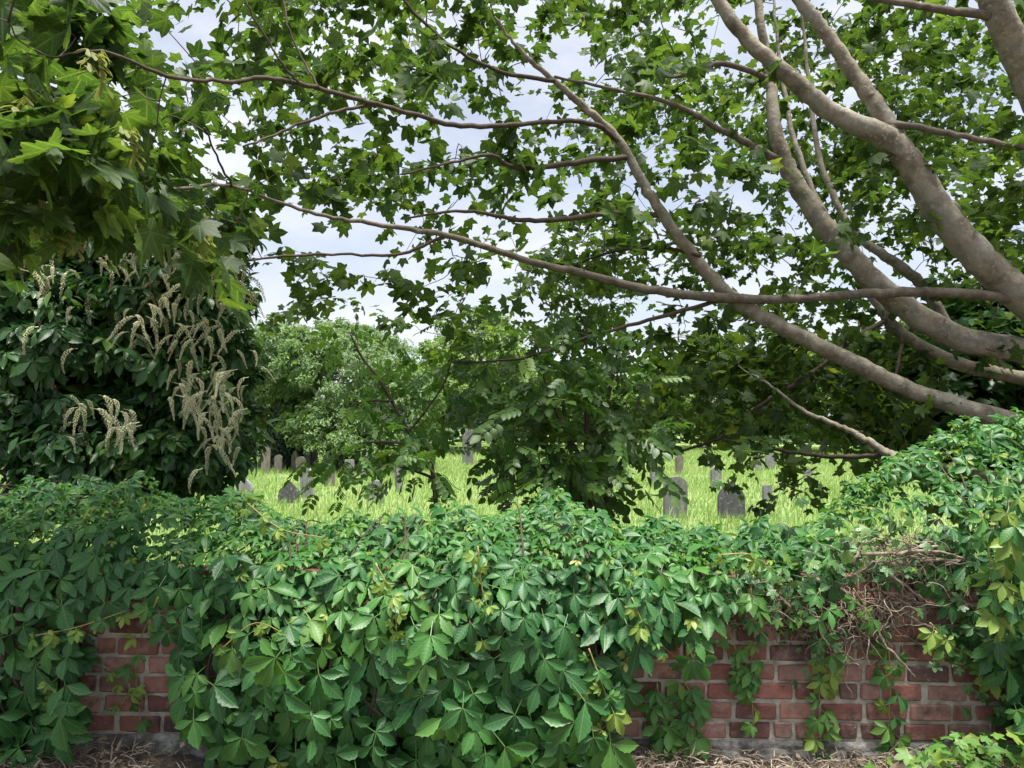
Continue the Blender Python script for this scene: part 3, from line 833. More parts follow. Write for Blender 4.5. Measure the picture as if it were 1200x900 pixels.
def E(px, py, d, rxp, ryp, rd):
    """An ellipsoid whose outline is rxp by ryp pixels when seen d metres away, rd metres deep."""
    c = P(px, py, d)
    return (c[0], c[1], c[2], rxp * d / F, rd, ryp * d / F)

# --- ivy-clad tree with a drooping pale crown
b, _ = on_ground(330, 549)
D1 = b[1]
clump_tree('ivy_clad_tree', 'broad pale green tree with a dark ivy covered trunk in the left graveyard', b,
           [E(400, 440, D1, 95, 62, 3.8), (lambda e: e)(E(335, 425, D1, 55, 50, 3.2)), E(455, 480, D1, 60, 55, 3.4), E(385, 500, D1 - 2, 55, 32, 2.0), E(300, 470, D1 + 2, 35, 45, 2.5), E(430, 520, D1 - 2.5, 60, 28, 2)],
           640, 46, .62, .17, M_FAR1, M_GREYBARK, .38, droop=.9, trunk_top=P(345, 430, D1)[2], n_limbs=12, lean=(.8, 0), templates=[clump_leaf(4, 1, .5), clump_leaf(5, 2, .45), clump_leaf(4, 3, .5)])
ivy_tree = [o for o in COL.objects if o.name.startswith('ivy_clad_tree')][0]
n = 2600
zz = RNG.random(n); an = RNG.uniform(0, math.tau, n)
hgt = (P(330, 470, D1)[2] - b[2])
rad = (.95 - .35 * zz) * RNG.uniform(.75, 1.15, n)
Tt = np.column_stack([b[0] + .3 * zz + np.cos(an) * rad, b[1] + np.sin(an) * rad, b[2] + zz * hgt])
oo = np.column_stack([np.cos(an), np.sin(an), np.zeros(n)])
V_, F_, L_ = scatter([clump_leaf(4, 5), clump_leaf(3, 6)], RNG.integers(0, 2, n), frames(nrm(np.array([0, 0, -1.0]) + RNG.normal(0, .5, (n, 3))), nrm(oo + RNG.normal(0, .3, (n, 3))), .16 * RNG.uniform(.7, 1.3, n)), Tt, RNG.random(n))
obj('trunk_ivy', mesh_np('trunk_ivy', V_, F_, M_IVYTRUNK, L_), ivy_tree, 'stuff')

# --- trees at the far side of the graveyard
FAR = [
    ('round light green tree straight behind the middle shrub', 560, 527, 58, [E(560, 425, 58, 62, 60, 6), E(530, 455, 57, 45, 45, 5), E(600, 460, 58, 50, 45, 5)], M_FAR2),
    ('mid green tree between the ivy covered trunk and the middle shrub', 480, 524, 66, [E(478, 470, 66, 60, 45, 6), E(440, 480, 66, 40, 35, 5)], M_FAR2),
    ('low dark green tree at the far left edge of the meadow', 250, 526, 62, [E(250, 455, 62, 60, 60, 6), E(300, 480, 62, 40, 40, 5)], M_FAR3),
    ('bright green rounded tree in the sky gap beside the middle shrub', 775, 523, 70, [E(775, 465, 70, 46, 34, 6), E(740, 480, 70, 40, 35, 5)], M_FAR2),
    ('dark green distant tree behind the pointed gravestone', 860, 522, 76, [E(860, 462, 76, 60, 48, 6), E(900, 480, 76, 40, 36, 5)], M_FAR3),
    ('light green distant tree under the lowest maple limb', 965, 524, 68, [E(965, 455, 68, 62, 58, 6), E(1010, 475, 68, 45, 45, 5)], M_FAR2),
    ('dark rounded tree at the right end of the far tree line', 1090, 528, 58, [E(1090, 445, 58, 75, 75, 6), E(1040, 480, 58, 45, 45, 5)], M_FAR3),
    ('tall dark tree far behind the flowering shrub', 120, 535, 48, [E(120, 400, 48, 95, 110, 6), E(60, 450, 48, 70, 70, 5), E(175, 440, 48, 60, 80, 5)], M_FAR3),
    ('pale green distant tree left of the bright rounded one', 665, 522, 78, [E(665, 470, 78, 60, 42, 6), E(700, 480, 78, 40, 36, 5)], M_FAR2),
    ('large dark tree beyond the right edge of the meadow', 1230, 534, 48, [E(1230, 420, 48, 90, 100, 6), E(1160, 470, 48, 50, 60, 5)], M_FAR3),
]
for label, px, py, d, ells, mat in FAR:
    g_, t_ = on_ground(px, py)
    g_ = P(px, py, d); g_[2] = GROUND_BACK
    clump_tree('deciduous_tree', label, g_, ells, 260, 40, .95, .34, mat, M_GREYBARK, .30, group='trees along the far side of the graveyard', n_limbs=5)

# --- hedge-like thicket closing the horizon
n = 5200
xx = RNG.uniform(-140, 140, n); hh = 1.6 + 1.5 * np.sin(xx * .35) ** 2 + 1.2 * np.sin(xx * .13 + 1)**2
Tt = np.column_stack([xx, 96 + 6 * np.sin(xx * .05) + RNG.uniform(-2, 2, n), GROUND_BACK + RNG.random(n) ** .8 * hh])
V_, F_, L_ = scatter([clump_leaf(5, 5), clump_leaf(5, 6)], RNG.integers(0, 2, n), frames(nrm(RNG.normal(0, 1, (n, 3)) + [0, 0, -.5]), nrm(RNG.normal(0, .5, (n, 3)) + [0, -.5, .6]), 1.0 * RNG.uniform(.6, 1.3, n)), Tt, RNG.random(n))
tag(obj('distant_woodland', mesh_np('distant_woodland', V_, F_, M_FAR3, L_), kind='stuff'), 'low dark band of distant woodland at the end of the meadow', 'woodland')

# --- flowering shrub at the left
D2 = 5.2
b = P(130, 690, D2); b[2] = GROUND_BACK
shrub_ells = [E(90, 430, D2, 130, 150, .9), E(215, 390, D2, 75, 110, .7), E(230, 500, D2 - .1, 62, 80, .6), E(20, 360, D2 + .2, 110, 110, .8), E(110, 530, D2 - .3, 150, 70, .6), E(-80, 430, D2, 120, 160, .9), E(190, 310, D2 + .2, 85, 80, .6), E(225, 270, D2 + .1, 55, 60, .5), E(120, 250, D2 + .4, 90, 60, .5)]
shrub = clump_tree('flowering_shrub', 'dark leafy shrub hung with cream flower tassels behind the wall at left', b, shrub_ells, 900, 25, .17, .105, M_DARKLEAF, M_TWIG, .07, cat='shrub',
                   templates=[leaflet(.42, 0, .12, .25), leaflet(.36, 0, .2, .1), creeper_leaf(0, 3)], droop=.7, trunk_top=P(130, 420, D2)[2], n_limbs=14, crown='foliage')

def raceme(seed, length=1.0, n=84):
    r = random.Random(seed)
    ts, x, zc = [], 0, 0
    bend, arch = r.uniform(-.3, .3), r.uniform(.15, .5)
    oct_ = dict(V=np.array([[1, 0, 0], [-1, 0, 0], [0, 1, 0], [0, -1, 0], [0, 0, 1], [0, 0, -1]], float), F=np.array([[0, 2, 4], [2, 1, 4], [1, 3, 4], [3, 0, 4], [2, 0, 5], [1, 2, 5], [3, 1, 5], [0, 3, 5]]), UV=np.full((6, 2), .5))
    for i in range(n):
        t = i / n
        w = .10 * min(1, .25 + t * 4) * (1 - t * .8) * r.uniform(.5, 1.15)
        a = i * 2.4
        c = (arch * (1 - (1 - t) ** 2) + bend * t ** 3 + math.cos(a) * w, bend * .5 * t * t + math.sin(a) * w, -length * t ** 1.35)
        s = .036 * (1 - .5 * t) * r.uniform(.7, 1.2)
        ts.append(dict(V=oct_['V'] * s + np.array(c), F=oct_['F'], UV=oct_['UV']))
    st = dict(V=np.array([[-.2, 0, .06], [-.2, .02, .04], [0, .01, -.02], [0, -.01, .0]]), F=np.array([[0, 1, 2], [0, 2, 3]]), UV=np.zeros((4, 2)))
    return join_templates(ts + [st])
RAC = []
for s in range(9):
    t = raceme(s)
    RAC.append(mesh_np('flower_tassel', t['V'], t['F'], M_FLOWER, np.column_stack([t['UV'], np.repeat(RNG.random(len(t['V']) // 2 + 1), 2)[:len(t['V'])]])))
spots = []
for cx, cy, n_, sx, sy, f in [(122, 500, 24, 24, 14, -.62), (60, 400, 8, 30, 40, -.5), (60, 320, 14, 40, 14, -.3), (200, 330, 50, 42, 44, -.2), (232, 275, 56, 34, 34, .05), (195, 400, 22, 28, 30, -.35), (228, 470, 26, 22, 26, -.45), (255, 520, 20, 18, 20, -.4), (30, 310, 10, 30, 20, -.2), (272, 440, 18, 16, 34, -.2), (262, 330, 24, 14, 40, .0), (150, 290, 14, 40, 20, -.1)]:
    for _ in range(n_):
        spots.append((cx + random.gauss(0, sx * .95), cy + random.gauss(0, sy * .95), D2 - .52 + f * .6 + random.uniform(-.22, .22)))
for x, y, d in spots:
    o = obj('flower_tassel', random.choice(RAC), shrub)
    s = random.uniform(.09, .19)
    o.matrix_basis = Matrix.Translation(Vector(P(x, y - 10, d))) @ Matrix.Rotation(random.uniform(0, math.tau), 4, 'Z') @ Matrix.Rotation(random.gauss(0, .16), 4, 'X') @ Matrix.Diagonal((s * 1.2, s * 1.2, s, 1))

# --- shrub in the middle: several stems with feathery leaves
D3 = 5.4
b = P(690, 640, D3); b[2] = GROUND_BACK
mid = thing('pinnate_shrub', tuple(b), 'dark many-stemmed shrub with feathery leaves rising behind the middle of the wall', 'shrub')
bx, by = 693, 720
STEMS = [
    [(bx, 860, D3, 9), (690, 600, D3, 8), (687, 530, D3, 7), (688, 460, D3, 5), (687, 400, D3, 3), (686, 375, D3, 2)],
    [(bx + 10, 860, D3 + .05, 9), (708, 600, D3 + .05, 8), (704, 530, D3 + .1, 6), (712, 470, D3 + .1, 5), (722, 420, D3 + .1, 3), (728, 390, D3 + .1, 2)],
    [(bx + 5, 860, D3, 8), (700, 600, D3 - .1, 7), (690, 555, D3 - .15, 6), (660, 500, D3 - .2, 5), (640, 450, D3 - .2, 3), (628, 400, D3 - .2, 2)],
    [(bx, 860, D3, 8), (712, 590, D3, 6), (735, 530, D3 + .1, 5), (745, 480, D3 + .15, 3), (755, 450, D3 + .2, 2)],
    [(bx - 5, 860, D3, 8), (685, 600, D3 - .2, 7), (650, 560, D3 - .3, 5), (610, 530, D3 - .35, 4), (570, 515, D3 - .4, 3), (545, 520, D3 - .4, 2)],
    [(bx - 5, 860, D3, 8), (680, 600, D3 - .1, 6), (630, 550, D3 - .1, 5), (590, 490, D3, 4), (570, 440, D3, 3), (560, 410, D3, 2)],
    [(bx, 860, D3, 8), (700, 600, D3 + .2, 6), (672, 540, D3 + .25, 5), (660, 470, D3 + .3, 4), (670, 420, D3 + .3, 2)],
]
sk = []
for st in STEMS:
    pts, rad = px_path(st, 6)
    obj('stem', tubes_mesh('stem', [tube(pts, rad, 7, .06)], M_TWIG), mid)
    sk.append(pts[8:])
tg = []
while len(tg) < 125:
    u = RNG.normal(0, 1, 3)
    x, y = RNG.uniform(520, 762), RNG.uniform(372, 596)
    wgt = 1.0 if ((x - 672) / 88) ** 2 + ((y - 480) / 112) ** 2 < 1 else .2
    if ((x - 652) / 112) ** 2 + ((y - 490) / 120) ** 2 > 1 or RNG.random() > wgt: continue
    tg.append(P(x, y, D3 + RNG.uniform(-.75, .7)))
tg = np.array(tg)
tw, dd = grow_twigs(np.vstack(sk), tg)
obj('twigs', tubes_mesh('twigs', tw, M_TWIG), mid, 'stuff')
T, dr, nm, sz, tt = spray_leaves(tg, dd, 6, .25, .17, droop=.45, flat=.5)
TP = [pinnate_leaf(3, .62, .46), pinnate_leaf(4, .56, .40), pinnate_leaf(2, .62, .52)]
split_leaves('leaf', TP, M_MIDSHRUB, RNG.integers(0, 3, len(T)), frames(dr, nm, sz), T, np.clip(RNG.normal(.4, .22, len(T)), 0, 1), mid, 300, 'foliage', sz)

# --- young ash to its left
D4 = 5.0
b = P(515, 660, D4); b[2] = GROUND_BACK
ash = thing('ash_sapling', tuple(b), 'slender leaning sapling with light green feathery leaves left of the middle shrub', 'sapling')
STEMS = [
    [(530, 860, D4, 8), (508, 560, D4, 7), (490, 525, D4, 6), (470, 490, D4, 5), (448, 450, D4 + .05, 5), (425, 420, D4 + .1, 4), (410, 390, D4 + .1, 2)],
    [(500, 545, D4, 5), (480, 522, D4 - .1, 5), (445, 518, D4 - .2, 4), (415, 522, D4 - .3, 3), (395, 535, D4 - .35, 2)],
    [(480, 505, D4, 4), (500, 480, D4 + .1, 3), (520, 450, D4 + .2, 3), (530, 420, D4 + .2, 2)],
    [(460, 470, D4, 4), (430, 470, D4 - .1, 3), (400, 480, D4 - .15, 2)],
    [(508, 560, D4, 5), (480, 550, D4 - .2, 4), (455, 545, D4 - .3, 3), (440, 550, D4 - .3, 2)],
]
sk = []
for st in STEMS:
    pts, rad = px_path(st, 6)
    obj('stem', tubes_mesh('stem', [tube(pts, rad * .8, 7, .06)], M_TWIG), ash)
    sk.append(pts[8:] if st[0][1] > 700 else pts)
tg = []
for path in STEMS:
    pts, _ = px_path(path, 6)
    pts = pts[8:] if path[0][1] > 700 else pts[4:]
    for p_ in pts[::2]:
        for _ in range(1 + int(RNG.random() < .4)): tg.append(p_ + RNG.normal(0, .11, 3))
tg = np.array(tg)
tw, dd = grow_twigs(np.vstack(sk), tg)
obj('twigs', tubes_mesh('twigs', tw, M_TWIG), ash, 'stuff')
T, dr, nm, sz, tt = spray_leaves(tg, dd, 2.4, .2, .18, droop=.55, flat=.7)
TP2 = [pinnate_leaf(4, .46, .40), pinnate_leaf(3, .50, .44)]
leaf_parts('leaf', TP2, M_ASH, RNG.integers(0, 2, len(T)), frames(dr, nm, sz), T, np.clip(RNG.normal(.45, .22, len(T)), 0, 1), ash)

# --- dark shrub under the limbs at the right
D5 = 7.0
b = P(1130, 640, D5); b[2] = GROUND_BACK
clump_tree('dark_shrub', 'dense dark shrub beneath the maple limbs at the right', b, [E(1130, 480, D5, 110, 90, .9), E(1230, 430, D5, 100, 130, .9), E(1060, 470, D5 + .5, 60, 60, .7), E(1150, 400, D5 + .4, 70, 60, .6)], 420, 24, .22, .12, M_DARKLEAF, M_TWIG, .06, cat='shrub',
           templates=[maple_leaf(False, 1, .2, 0), leaflet(.5, 0, .15, .2)], trunk_top=P(1130, 450, D5)[2], crown='foliage')

# ------------------------------------------------------------------ gravestones
def headstone_outline(kind, w, h):
    a, n = w / 2, 10
    pts = [(-a, -.25), (a, -.25)]
    if kind == 'round':
        s = h - a * .8
        pts += [(a * math.cos(t), s + a * .8 * math.sin(t)) for t in np.linspace(0, math.pi, 17)]
    elif kind == 'gothic':
        s = h - a * 1.35
        for t in np.linspace(0, 1, 9): pts.append((a * (1 - t ** 1.9), s + (h - s) * t ** .92))
        for t in np.linspace(1, 0, 9)[1:]: pts.append((-a * (1 - t ** 1.9), s + (h - s) * t ** .92))
    elif kind == 'gable':
        pts += [(a, h * .55), (a * .9, h * .62), (0, h), (-a * .9, h * .62), (-a, h * .55)]
    elif kind == 'shoulder':
        s = h * .8; b_ = a * .68
        pts += [(a, s), (b_, s)] + [(b_ * math.cos(t), s + (h - s) * math.sin(t)) for t in np.linspace(0, math.pi, 11)[1:-1]] + [(-b_, s), (-a, s)]
    else:
        pts += [(a, h * .96), (a * .82, h), (-a * .80, h * .985), (-a, h * .95)]
    return pts

def headstone(px, top, base, wpx, kind, mat, label, yaw=0, tilt=0, thick=.11, dist=None):
    g_, t_ = on_ground(px, base)
    if dist: g_ = P(px, base, dist); g_[2] = GROUND_BACK; t_ = dist
    h = (base - top) * t_ / F; w = wpx * t_ / F
    ol = headstone_outline(kind, w, h)
    import bmesh
    bm = bmesh.new()
    f_ = bm.faces.new([bm.verts.new((x, -thick / 2, z)) for x, z in ol])
    ext = bmesh.ops.extrude_face_region(bm, geom=[f_])
    bmesh.ops.translate(bm, vec=(0, thick, 0), verts=[v for v in ext['geom'] if isinstance(v, bmesh.types.BMVert)])
    bmesh.ops.recalc_face_normals(bm, faces=bm.faces)
    sharp = [e for e in bm.edges if e.calc_face_angle(0) > .9]
    bmesh.ops.bevel(bm, geom=sharp, offset=min(.015, w * .05), segments=2, affect='EDGES')
    me = bpy.data.meshes.new('gravestone'); bm.to_mesh(me); bm.free()
    me.materials.append(mat)
    o = obj('gravestone', me)
    o.location = g_
    o.rotation_euler = (math.radians(random.uniform(-4, 4)), math.radians(tilt), math.radians(yaw))
    tag(o, label, 'gravestone', 'gravestones standing in the long grass')
    return o

PA, DA, BR = M_STONE_PALE, M_STONE_DARK, M_STONE_BROWN
STONES = [
    (791, 558, 606, 28, 'round', PA, 'large pale grey round-topped gravestone with dark streaks right of the middle shrub', 4, 0),
    (857, 564, 606, 31, 'gothic', DA, 'large dark pointed gravestone with pale lichen at its foot', -8, 0),
    (839, 546, 568, 15, 'shoulder', PA, 'small grey gravestone standing just above the dark pointed one', 25, 0),
    (899, 568, 588, 11, 'square', PA, 'tiny pale square stone in the grass right of the dark pointed one', 10, 0),
    (766, 536, 566, 9, 'square', PA, 'tall narrow grey stone at the right edge of the middle shrub', 35, 0),
    (888, 531, 552, 11, 'square', PA, 'pale square-topped gravestone under the low maple branch, left of a pair', 10, 0),
    (903, 528, 550, 12, 'round', PA, 'pale round-topped gravestone under the low maple branch, right of a pair', -10, 0),
    (928, 540, 562, 12, 'round', PA, 'far grey gravestone hanging leaves partly cover, right of the pale pair', 15, -4),
    (829, 528, 549, 10, 'shoulder', PA, 'far pale gravestone above and left of the small shouldered one', 0, 0),
    (796, 533, 556, 10, 'round', BR, 'far brownish gravestone above the large round-topped one', 20, 0),
    (947, 549, 563, 10, 'square', PA, 'low pale stone at the right end of the visible meadow', -15, 0),
    (284, 561, 596, 21, 'gothic', PA, 'pale leaning pointed gravestone nearest the flowering shrub', -12, 5),
    (338, 564, 590, 24, 'gable', DA, 'low dark gable-topped gravestone just above the creeper', 8, 3),
    (361, 544, 584, 17, 'gothic', PA, 'tall grey pointed gravestone leaning left beside the dark gable one', -25, -9),
    (386, 541, 570, 13, 'shoulder', BR, 'brown rough gravestone with a pale edge right of the leaning grey one', 35, 0),
    (361, 521, 552, 9, 'gothic', DA, 'tall dark stone of the close pair beyond the leaning grey one, left', -20, 0),
    (367, 522, 549, 8, 'gothic', BR, 'brown stone of the close pair beyond the leaning grey one, right', -20, 4),
    (354, 535, 556, 13, 'round', BR, 'squat brown gravestone at the foot of the close dark pair', -15, -6),
    (385, 521, 548, 8, 'round', DA, 'slim dark gravestone topmost in the cluster right of the ivy trunk', 10, 0),
    (383, 532, 556, 10, 'round', DA, 'broad dark gravestone below the topmost slim one', 15, 0),
    (391, 530, 553, 7, 'gothic', BR, 'narrow brown gravestone in the middle of the right-hand cluster', 10, 0),
    (397, 529, 551, 7, 'gothic', BR, 'narrow brown gravestone at the right end of the cluster', 10, 3),
    (409, 538, 566, 11, 'square', PA, 'pale square-topped stone beside the sapling leaves', 20, 0),
    (468, 545, 578, 9, 'round', PA, 'narrow pale stone seen edge-on under the sapling', 50, -3),
    (440, 563, 590, 20, 'round', PA, 'low pale rounded stone just above the creeper under the sapling', 5, 0),
    (346, 528, 552, 9, 'shoulder', BR, 'brown gravestone touching the right side of the ivy trunk', -10, 0),
    (311, 523, 555, 10, 'round', BR, 'dark brown tall gravestone left of the ivy trunk', 10, 0),
    (326, 533, 555, 9, 'round', BR, 'small brown gravestone in front of the ivy trunk', 0, 0),
    (427, 530, 560, 9, 'square', PA, 'grey stone half hidden behind the sapling leaves', 15, 0),
    (548, 503, 545, 13, 'square', PA, 'tall pale pillar stone seen through the middle shrub', 5, 0),
    (612, 520, 550, 14, 'shoulder', PA, 'grey shouldered stone glimpsed behind the middle shrub', -5, 0),
]
for s in STONES: headstone(*s[:6], s[6], s[7], s[8])

# ------------------------------------------------------------------ meadow grass
n = 230000
yy = 10 + 75 * RNG.random(n) ** 1.35
xx = RNG.uniform(-1, 1, n) * (yy * .78 + 3)
# thin the blades a little at random to leave tussocks
tus = np.sin(xx * 1.9 + 3 * np.sin(yy * .31)) * np.sin(yy * 1.3 + xx * .4)
hgt = (.25 + .09 * tus) * RNG.uniform(.55, 1.25, n)
patch = np.sin(xx * .37 + 1.1) * np.sin(yy * .23 + .4 * xx) + .6 * np.sin(xx * .9 - yy * .7)
stalks = RNG.random(n) < .025
hgt = np.where(stalks, hgt * 1.6, hgt) * (1 + .18 * patch)
blade = dict(V=np.array([[-.5, 0, 0], [.5, 0, 0], [.36, .5, .06], [-.36, .5, .06], [0, 1, .28]], float), F=np.array([[0, 1, 2], [0, 2, 3], [3, 2, 4]]), UV=np.array([[.5, 0], [.5, 0], [.5, .5], [.5, .5], [.5, 1]]))
az = RNG.uniform(0, math.tau, n)
dirv = nrm(np.column_stack([RNG.normal(.10, .22, n), RNG.normal(0, .22, n), np.ones(n)]))
nv = np.column_stack([np.cos(az), np.sin(az), np.zeros(n)])
R = frames(dirv, nv, hgt)
wd = (.006 + .0006 * yy) * RNG.uniform(.6, 1.4, n)
R[:, :, 0] *= (wd / hgt)[:, None]
T = np.column_stack([xx, yy, np.full(n, GROUND_BACK - .03)])
V_, F_, L_ = scatter([blade], np.zeros(n, int), R, T, np.where(stalks, 1.0, np.clip(RNG.normal(.42, .18, n) + .14 * tus + .17 * patch, 0, 1)))
tag(obj('long_grass', mesh_np('long_grass', V_, F_, M_GRASS, L_), kind='stuff'), 'bright yellow-green long grass of the graveyard meadow', 'grass')

# ------------------------------------------------------------------ Virginia creeper over the wall
PXS = [-150, 0, 80, 150, 250, 330, 400, 500, 600, 700, 800, 900, 1000, 1060, 1120, 1200, 1320]
CREST = [1.29, 1.29, 1.29, 1.25, 1.14, 1.12, 1.12, 1.19, 1.21, 1.16, 1.09, 1.07, 1.12, 1.22, 1.45, 1.63, 1.70]
BULGE = [.22, .22, .20, .20, .27, .33, .33, .32, .33, .31, .26, .18, .17, .17, .20, .24, .26]
LOWX = [-400, 0, 70, 90, 110, 150, 185, 200, 225, 700, 722, 745, 760, 800, 838, 850, 875, 930, 960, 1010, 1060, 1100, 1118, 1135, 1165, 1185, 1210, 1600]
LOWY = [940, 940, 900, 735, 690, 685, 700, 760, 930, 930, 850, 775, 755, 745, 722, 704, 690, 682, 668, 654, 650, 680, 715, 735, 765, 820, 880, 930]
def wob(x, s):
    return .5 * np.sin(x * 5.1 + 1.7 * np.sin(s * 7)) * np.sin(s * 9 + x * 2.3) + .35 * np.sin(x * 11.3 + s * 13) + .25 * np.sin(x * 23 - s * 19)
def creeper_surface(x, s):
    """x metres along the wall, s from 0 at the foot over the crest (.86) to 1 behind it."""
    px = 600 + x * F / 3.35
    cr = np.interp(px, PXS, CREST); bu = np.interp(px, PXS, BULGE)
    S = [0, .3, .55, .72, .86, 1.0]
    Yt = [WY - bu * .85, WY - bu * 1.08, WY - bu * .95, WY - bu * .35, WY + .40, WY + .95]
    Zt = [0 * bu, .36 + 0 * bu, .74 + 0 * bu, .74 + (cr - .74) * .62, cr, cr - .22]
    y = np.zeros_like(x); z = np.zeros_like(x)
    for k in range(5):
        m = (s >= S[k]) & (s <= S[k + 1])
        t = (s - S[k]) / (S[k + 1] - S[k])
        t = np.where(m, t, 0)
        y = np.where(m, Yt[k] + (Yt[k + 1] - Yt[k]) * t, y); z = np.where(m, Zt[k] + (Zt[k + 1] - Zt[k]) * t, z)
    return np.column_stack([x, y, z])
def creeper_points(n, x0, x1, inner=0.0):
    x = RNG.uniform(x0, x1, n); s = np.where(RNG.random(n) < .46, RNG.random(n) * .70, .62 + .38 * RNG.random(n) ** 1.25)
    p0 = creeper_surface(x, s); p1 = creeper_surface(x, np.clip(s + .03, 0, 1)); p2 = creeper_surface(x, np.clip(s - .03, 0, 1))
    tan = nrm(p1 - p2)                               # up the wall, then back over the top
    nor = nrm(np.cross(tan, np.array([1.0, 0, 0])) * -1)
    nor = np.where((nor[:, 1:2] > .4) & (nor[:, 2:3] < 0), -nor, nor)
    p = p0 + nor * (.11 * wob(x, s) - inner * RNG.random(n) ** .8)[:, None]
    px, py, d = project(p)
    low = np.interp(px, LOWX, LOWY) + 14 * np.sin(px * .11) + RNG.normal(0, 12, n)
    keep = py < low
    return p[keep], nor[keep], tan[keep], x[keep], s[keep]

creeper = thing('virginia_creeper', (0, WY, .02), 'thick green creeper with five-fingered leaves pouring over the brick wall', 'creeper')
def creeper_leaves(n, x0, x1, inner, size):
    p, nor, tan, x, s = creeper_points(n, x0, x1, inner)
    M_ = len(p)
    side = np.cross(tan, nor)
    swing = RNG.normal(0, .55, M_)
    down = -tan * np.cos(swing)[:, None] + side * np.sin(swing)[:, None]
    over = s > .78                                   # on top, leaves lie every way
    a = RNG.uniform(0, math.tau, M_)
    anyw = np.column_stack([np.cos(a), np.sin(a) * .8 - .3, -.15 * np.ones(M_)])
    down = np.where(over[:, None], nrm(anyw), down)
    dr_ = nrm(down + nor * RNG.uniform(.05, .45, M_)[:, None] + RNG.normal(0, .12, (M_, 3)))
    nm_ = nrm(nor + np.where(over[:, None], np.array([0, -.75, .2]), np.array([0, -.12, .35])) + RNG.normal(0, .28, (M_, 3)))
    # big leaves low in the centre, smaller ones high up and at the right
    px, py, d = project(p)
    big = np.clip((py - 590) / 200, 0, 1)
    sz_ = size * (.62 + .62 * big) * np.exp(RNG.normal(0, .28, M_))
    sz_ = np.clip(sz_, .036, .165)
    rn = np.clip(RNG.normal(.25, .17, M_) + np.where(sz_ < .06, .26, 0) + .16 * np.sin(x * 3.3 + 1) * np.sin(s * 8), 0, .93)
    young = RNG.random(M_) < .05
    rn = np.where(young, RNG.uniform(.8, 1, M_), rn); sz_ = np.where(young, sz_ * .6, sz_)
    return p, dr_, nm_, sz_, rn
TC = [creeper_leaf(0, s) for s in range(14)]
TCH = [creeper_leaf(11, s) for s in range(14)]
def spaced(sets, k):
    """Drop leaves that crowd a bigger one, so that single leaves stay readable."""
    p, dr_, nm_, sz_, rn = sets
    c = p + dr_ * sz_[:, None] * .35
    order = np.argsort(-sz_ * RNG.uniform(.6, 1.4, len(sz_)))
    cell, kept, grid = .12, [], {}
    for i in order:
        key = tuple(np.floor(c[i] / cell).astype(int)); ok = True
        for dx in (-1, 0, 1):
            for dy in (-1, 0, 1):
                for dz in (-1, 0, 1):
                    for j in grid.get((key[0] + dx, key[1] + dy, key[2] + dz), ()):
                        if np.dot(c[i] - c[j], c[i] - c[j]) < (k * (sz_[i] + sz_[j]) * .5) ** 2: ok = False; break
                    if not ok: break
                if not ok: break
            if not ok: break
        if ok: kept.append(i); grid.setdefault(key, []).append(i)
    kept = np.array(kept)
    return tuple(q[kept] for q in sets)
outer = spaced(creeper_leaves(18500, -3.9, 3.9, .03, .080), .72)
inner = creeper_leaves(4800, -3.9, 3.9, .18, .082)
inner = (inner[0] + [0, .10, -.02], *inner[1:])
print('creeper leaves', len(outer[0]), len(inner[0]))
T = np.vstack([outer[0], inner[0]]); dr = np.vstack([outer[1], inner[1]]); nm = np.vstack([outer[2], inner[2]])
sz = np.concatenate([outer[3], inner[3]]); rn = np.concatenate([outer[4], inner[4]])
isout = np.concatenate([np.ones(len(outer[0])), np.full(len(inner[0]), .3)])

# hanging strands and runners: (pixel path, leaf size, how many leaves, share of young leaves)
STRANDS = [
    ([(880, 690), (884, 740), (880, 790), (884, 860)], .075, 11, .15), ([(960, 690), (966, 760), (960, 820), (962, 885)], .075, 16, .3),
    ([(1040, 745), (1044, 800), (1042, 840), (1050, 870)], .075, 9, .15), ([(855, 740), (868, 780), (872, 800)], .06, 8, .2),
    ([(800, 790), (812, 830), (806, 880)], .085, 10, .1), ([(770, 800), (776, 850), (782, 895)], .09, 12, .1),
    ([(1090, 730), (1120, 760), (1150, 770)], .07, 8, .3), ([(1000, 690), (1030, 735), (1062, 790)], .07, 7, .2),
    ([(1150, 600), (1165, 700), (1150, 790)], .09, 14, .25), ([(1180, 560), (1185, 680), (1180, 760)], .10, 16, .3),
    ([(60, 800), (100, 775), (150, 800), (140, 830)], .055, 7, .6), ([(185, 700), (160, 770), (165, 850)], .06, 8, .3),
    ([(740, 700), (760, 740), (800, 778)], .055, 6, .6), ([(690, 760), (705, 800), (715, 830)], .05, 5, .7),
    ([(40, 745), (90, 735), (150, 715)], .05, 8, .9), ([(260, 760), (300, 730), (345, 750)], .045, 7, .9),
    ([(560, 640), (565, 690), (575, 720)], .045, 7, .8), ([(440, 660), (460, 700), (465, 740)], .045, 8, .9), ([(290, 590), (330, 620), (380, 630)], .045, 8, .8),
    ([(845, 650), (880, 650), (910, 670)], .05, 7, .8),
]
sT, sD, sN, sS, sR = [], [], [], [], []
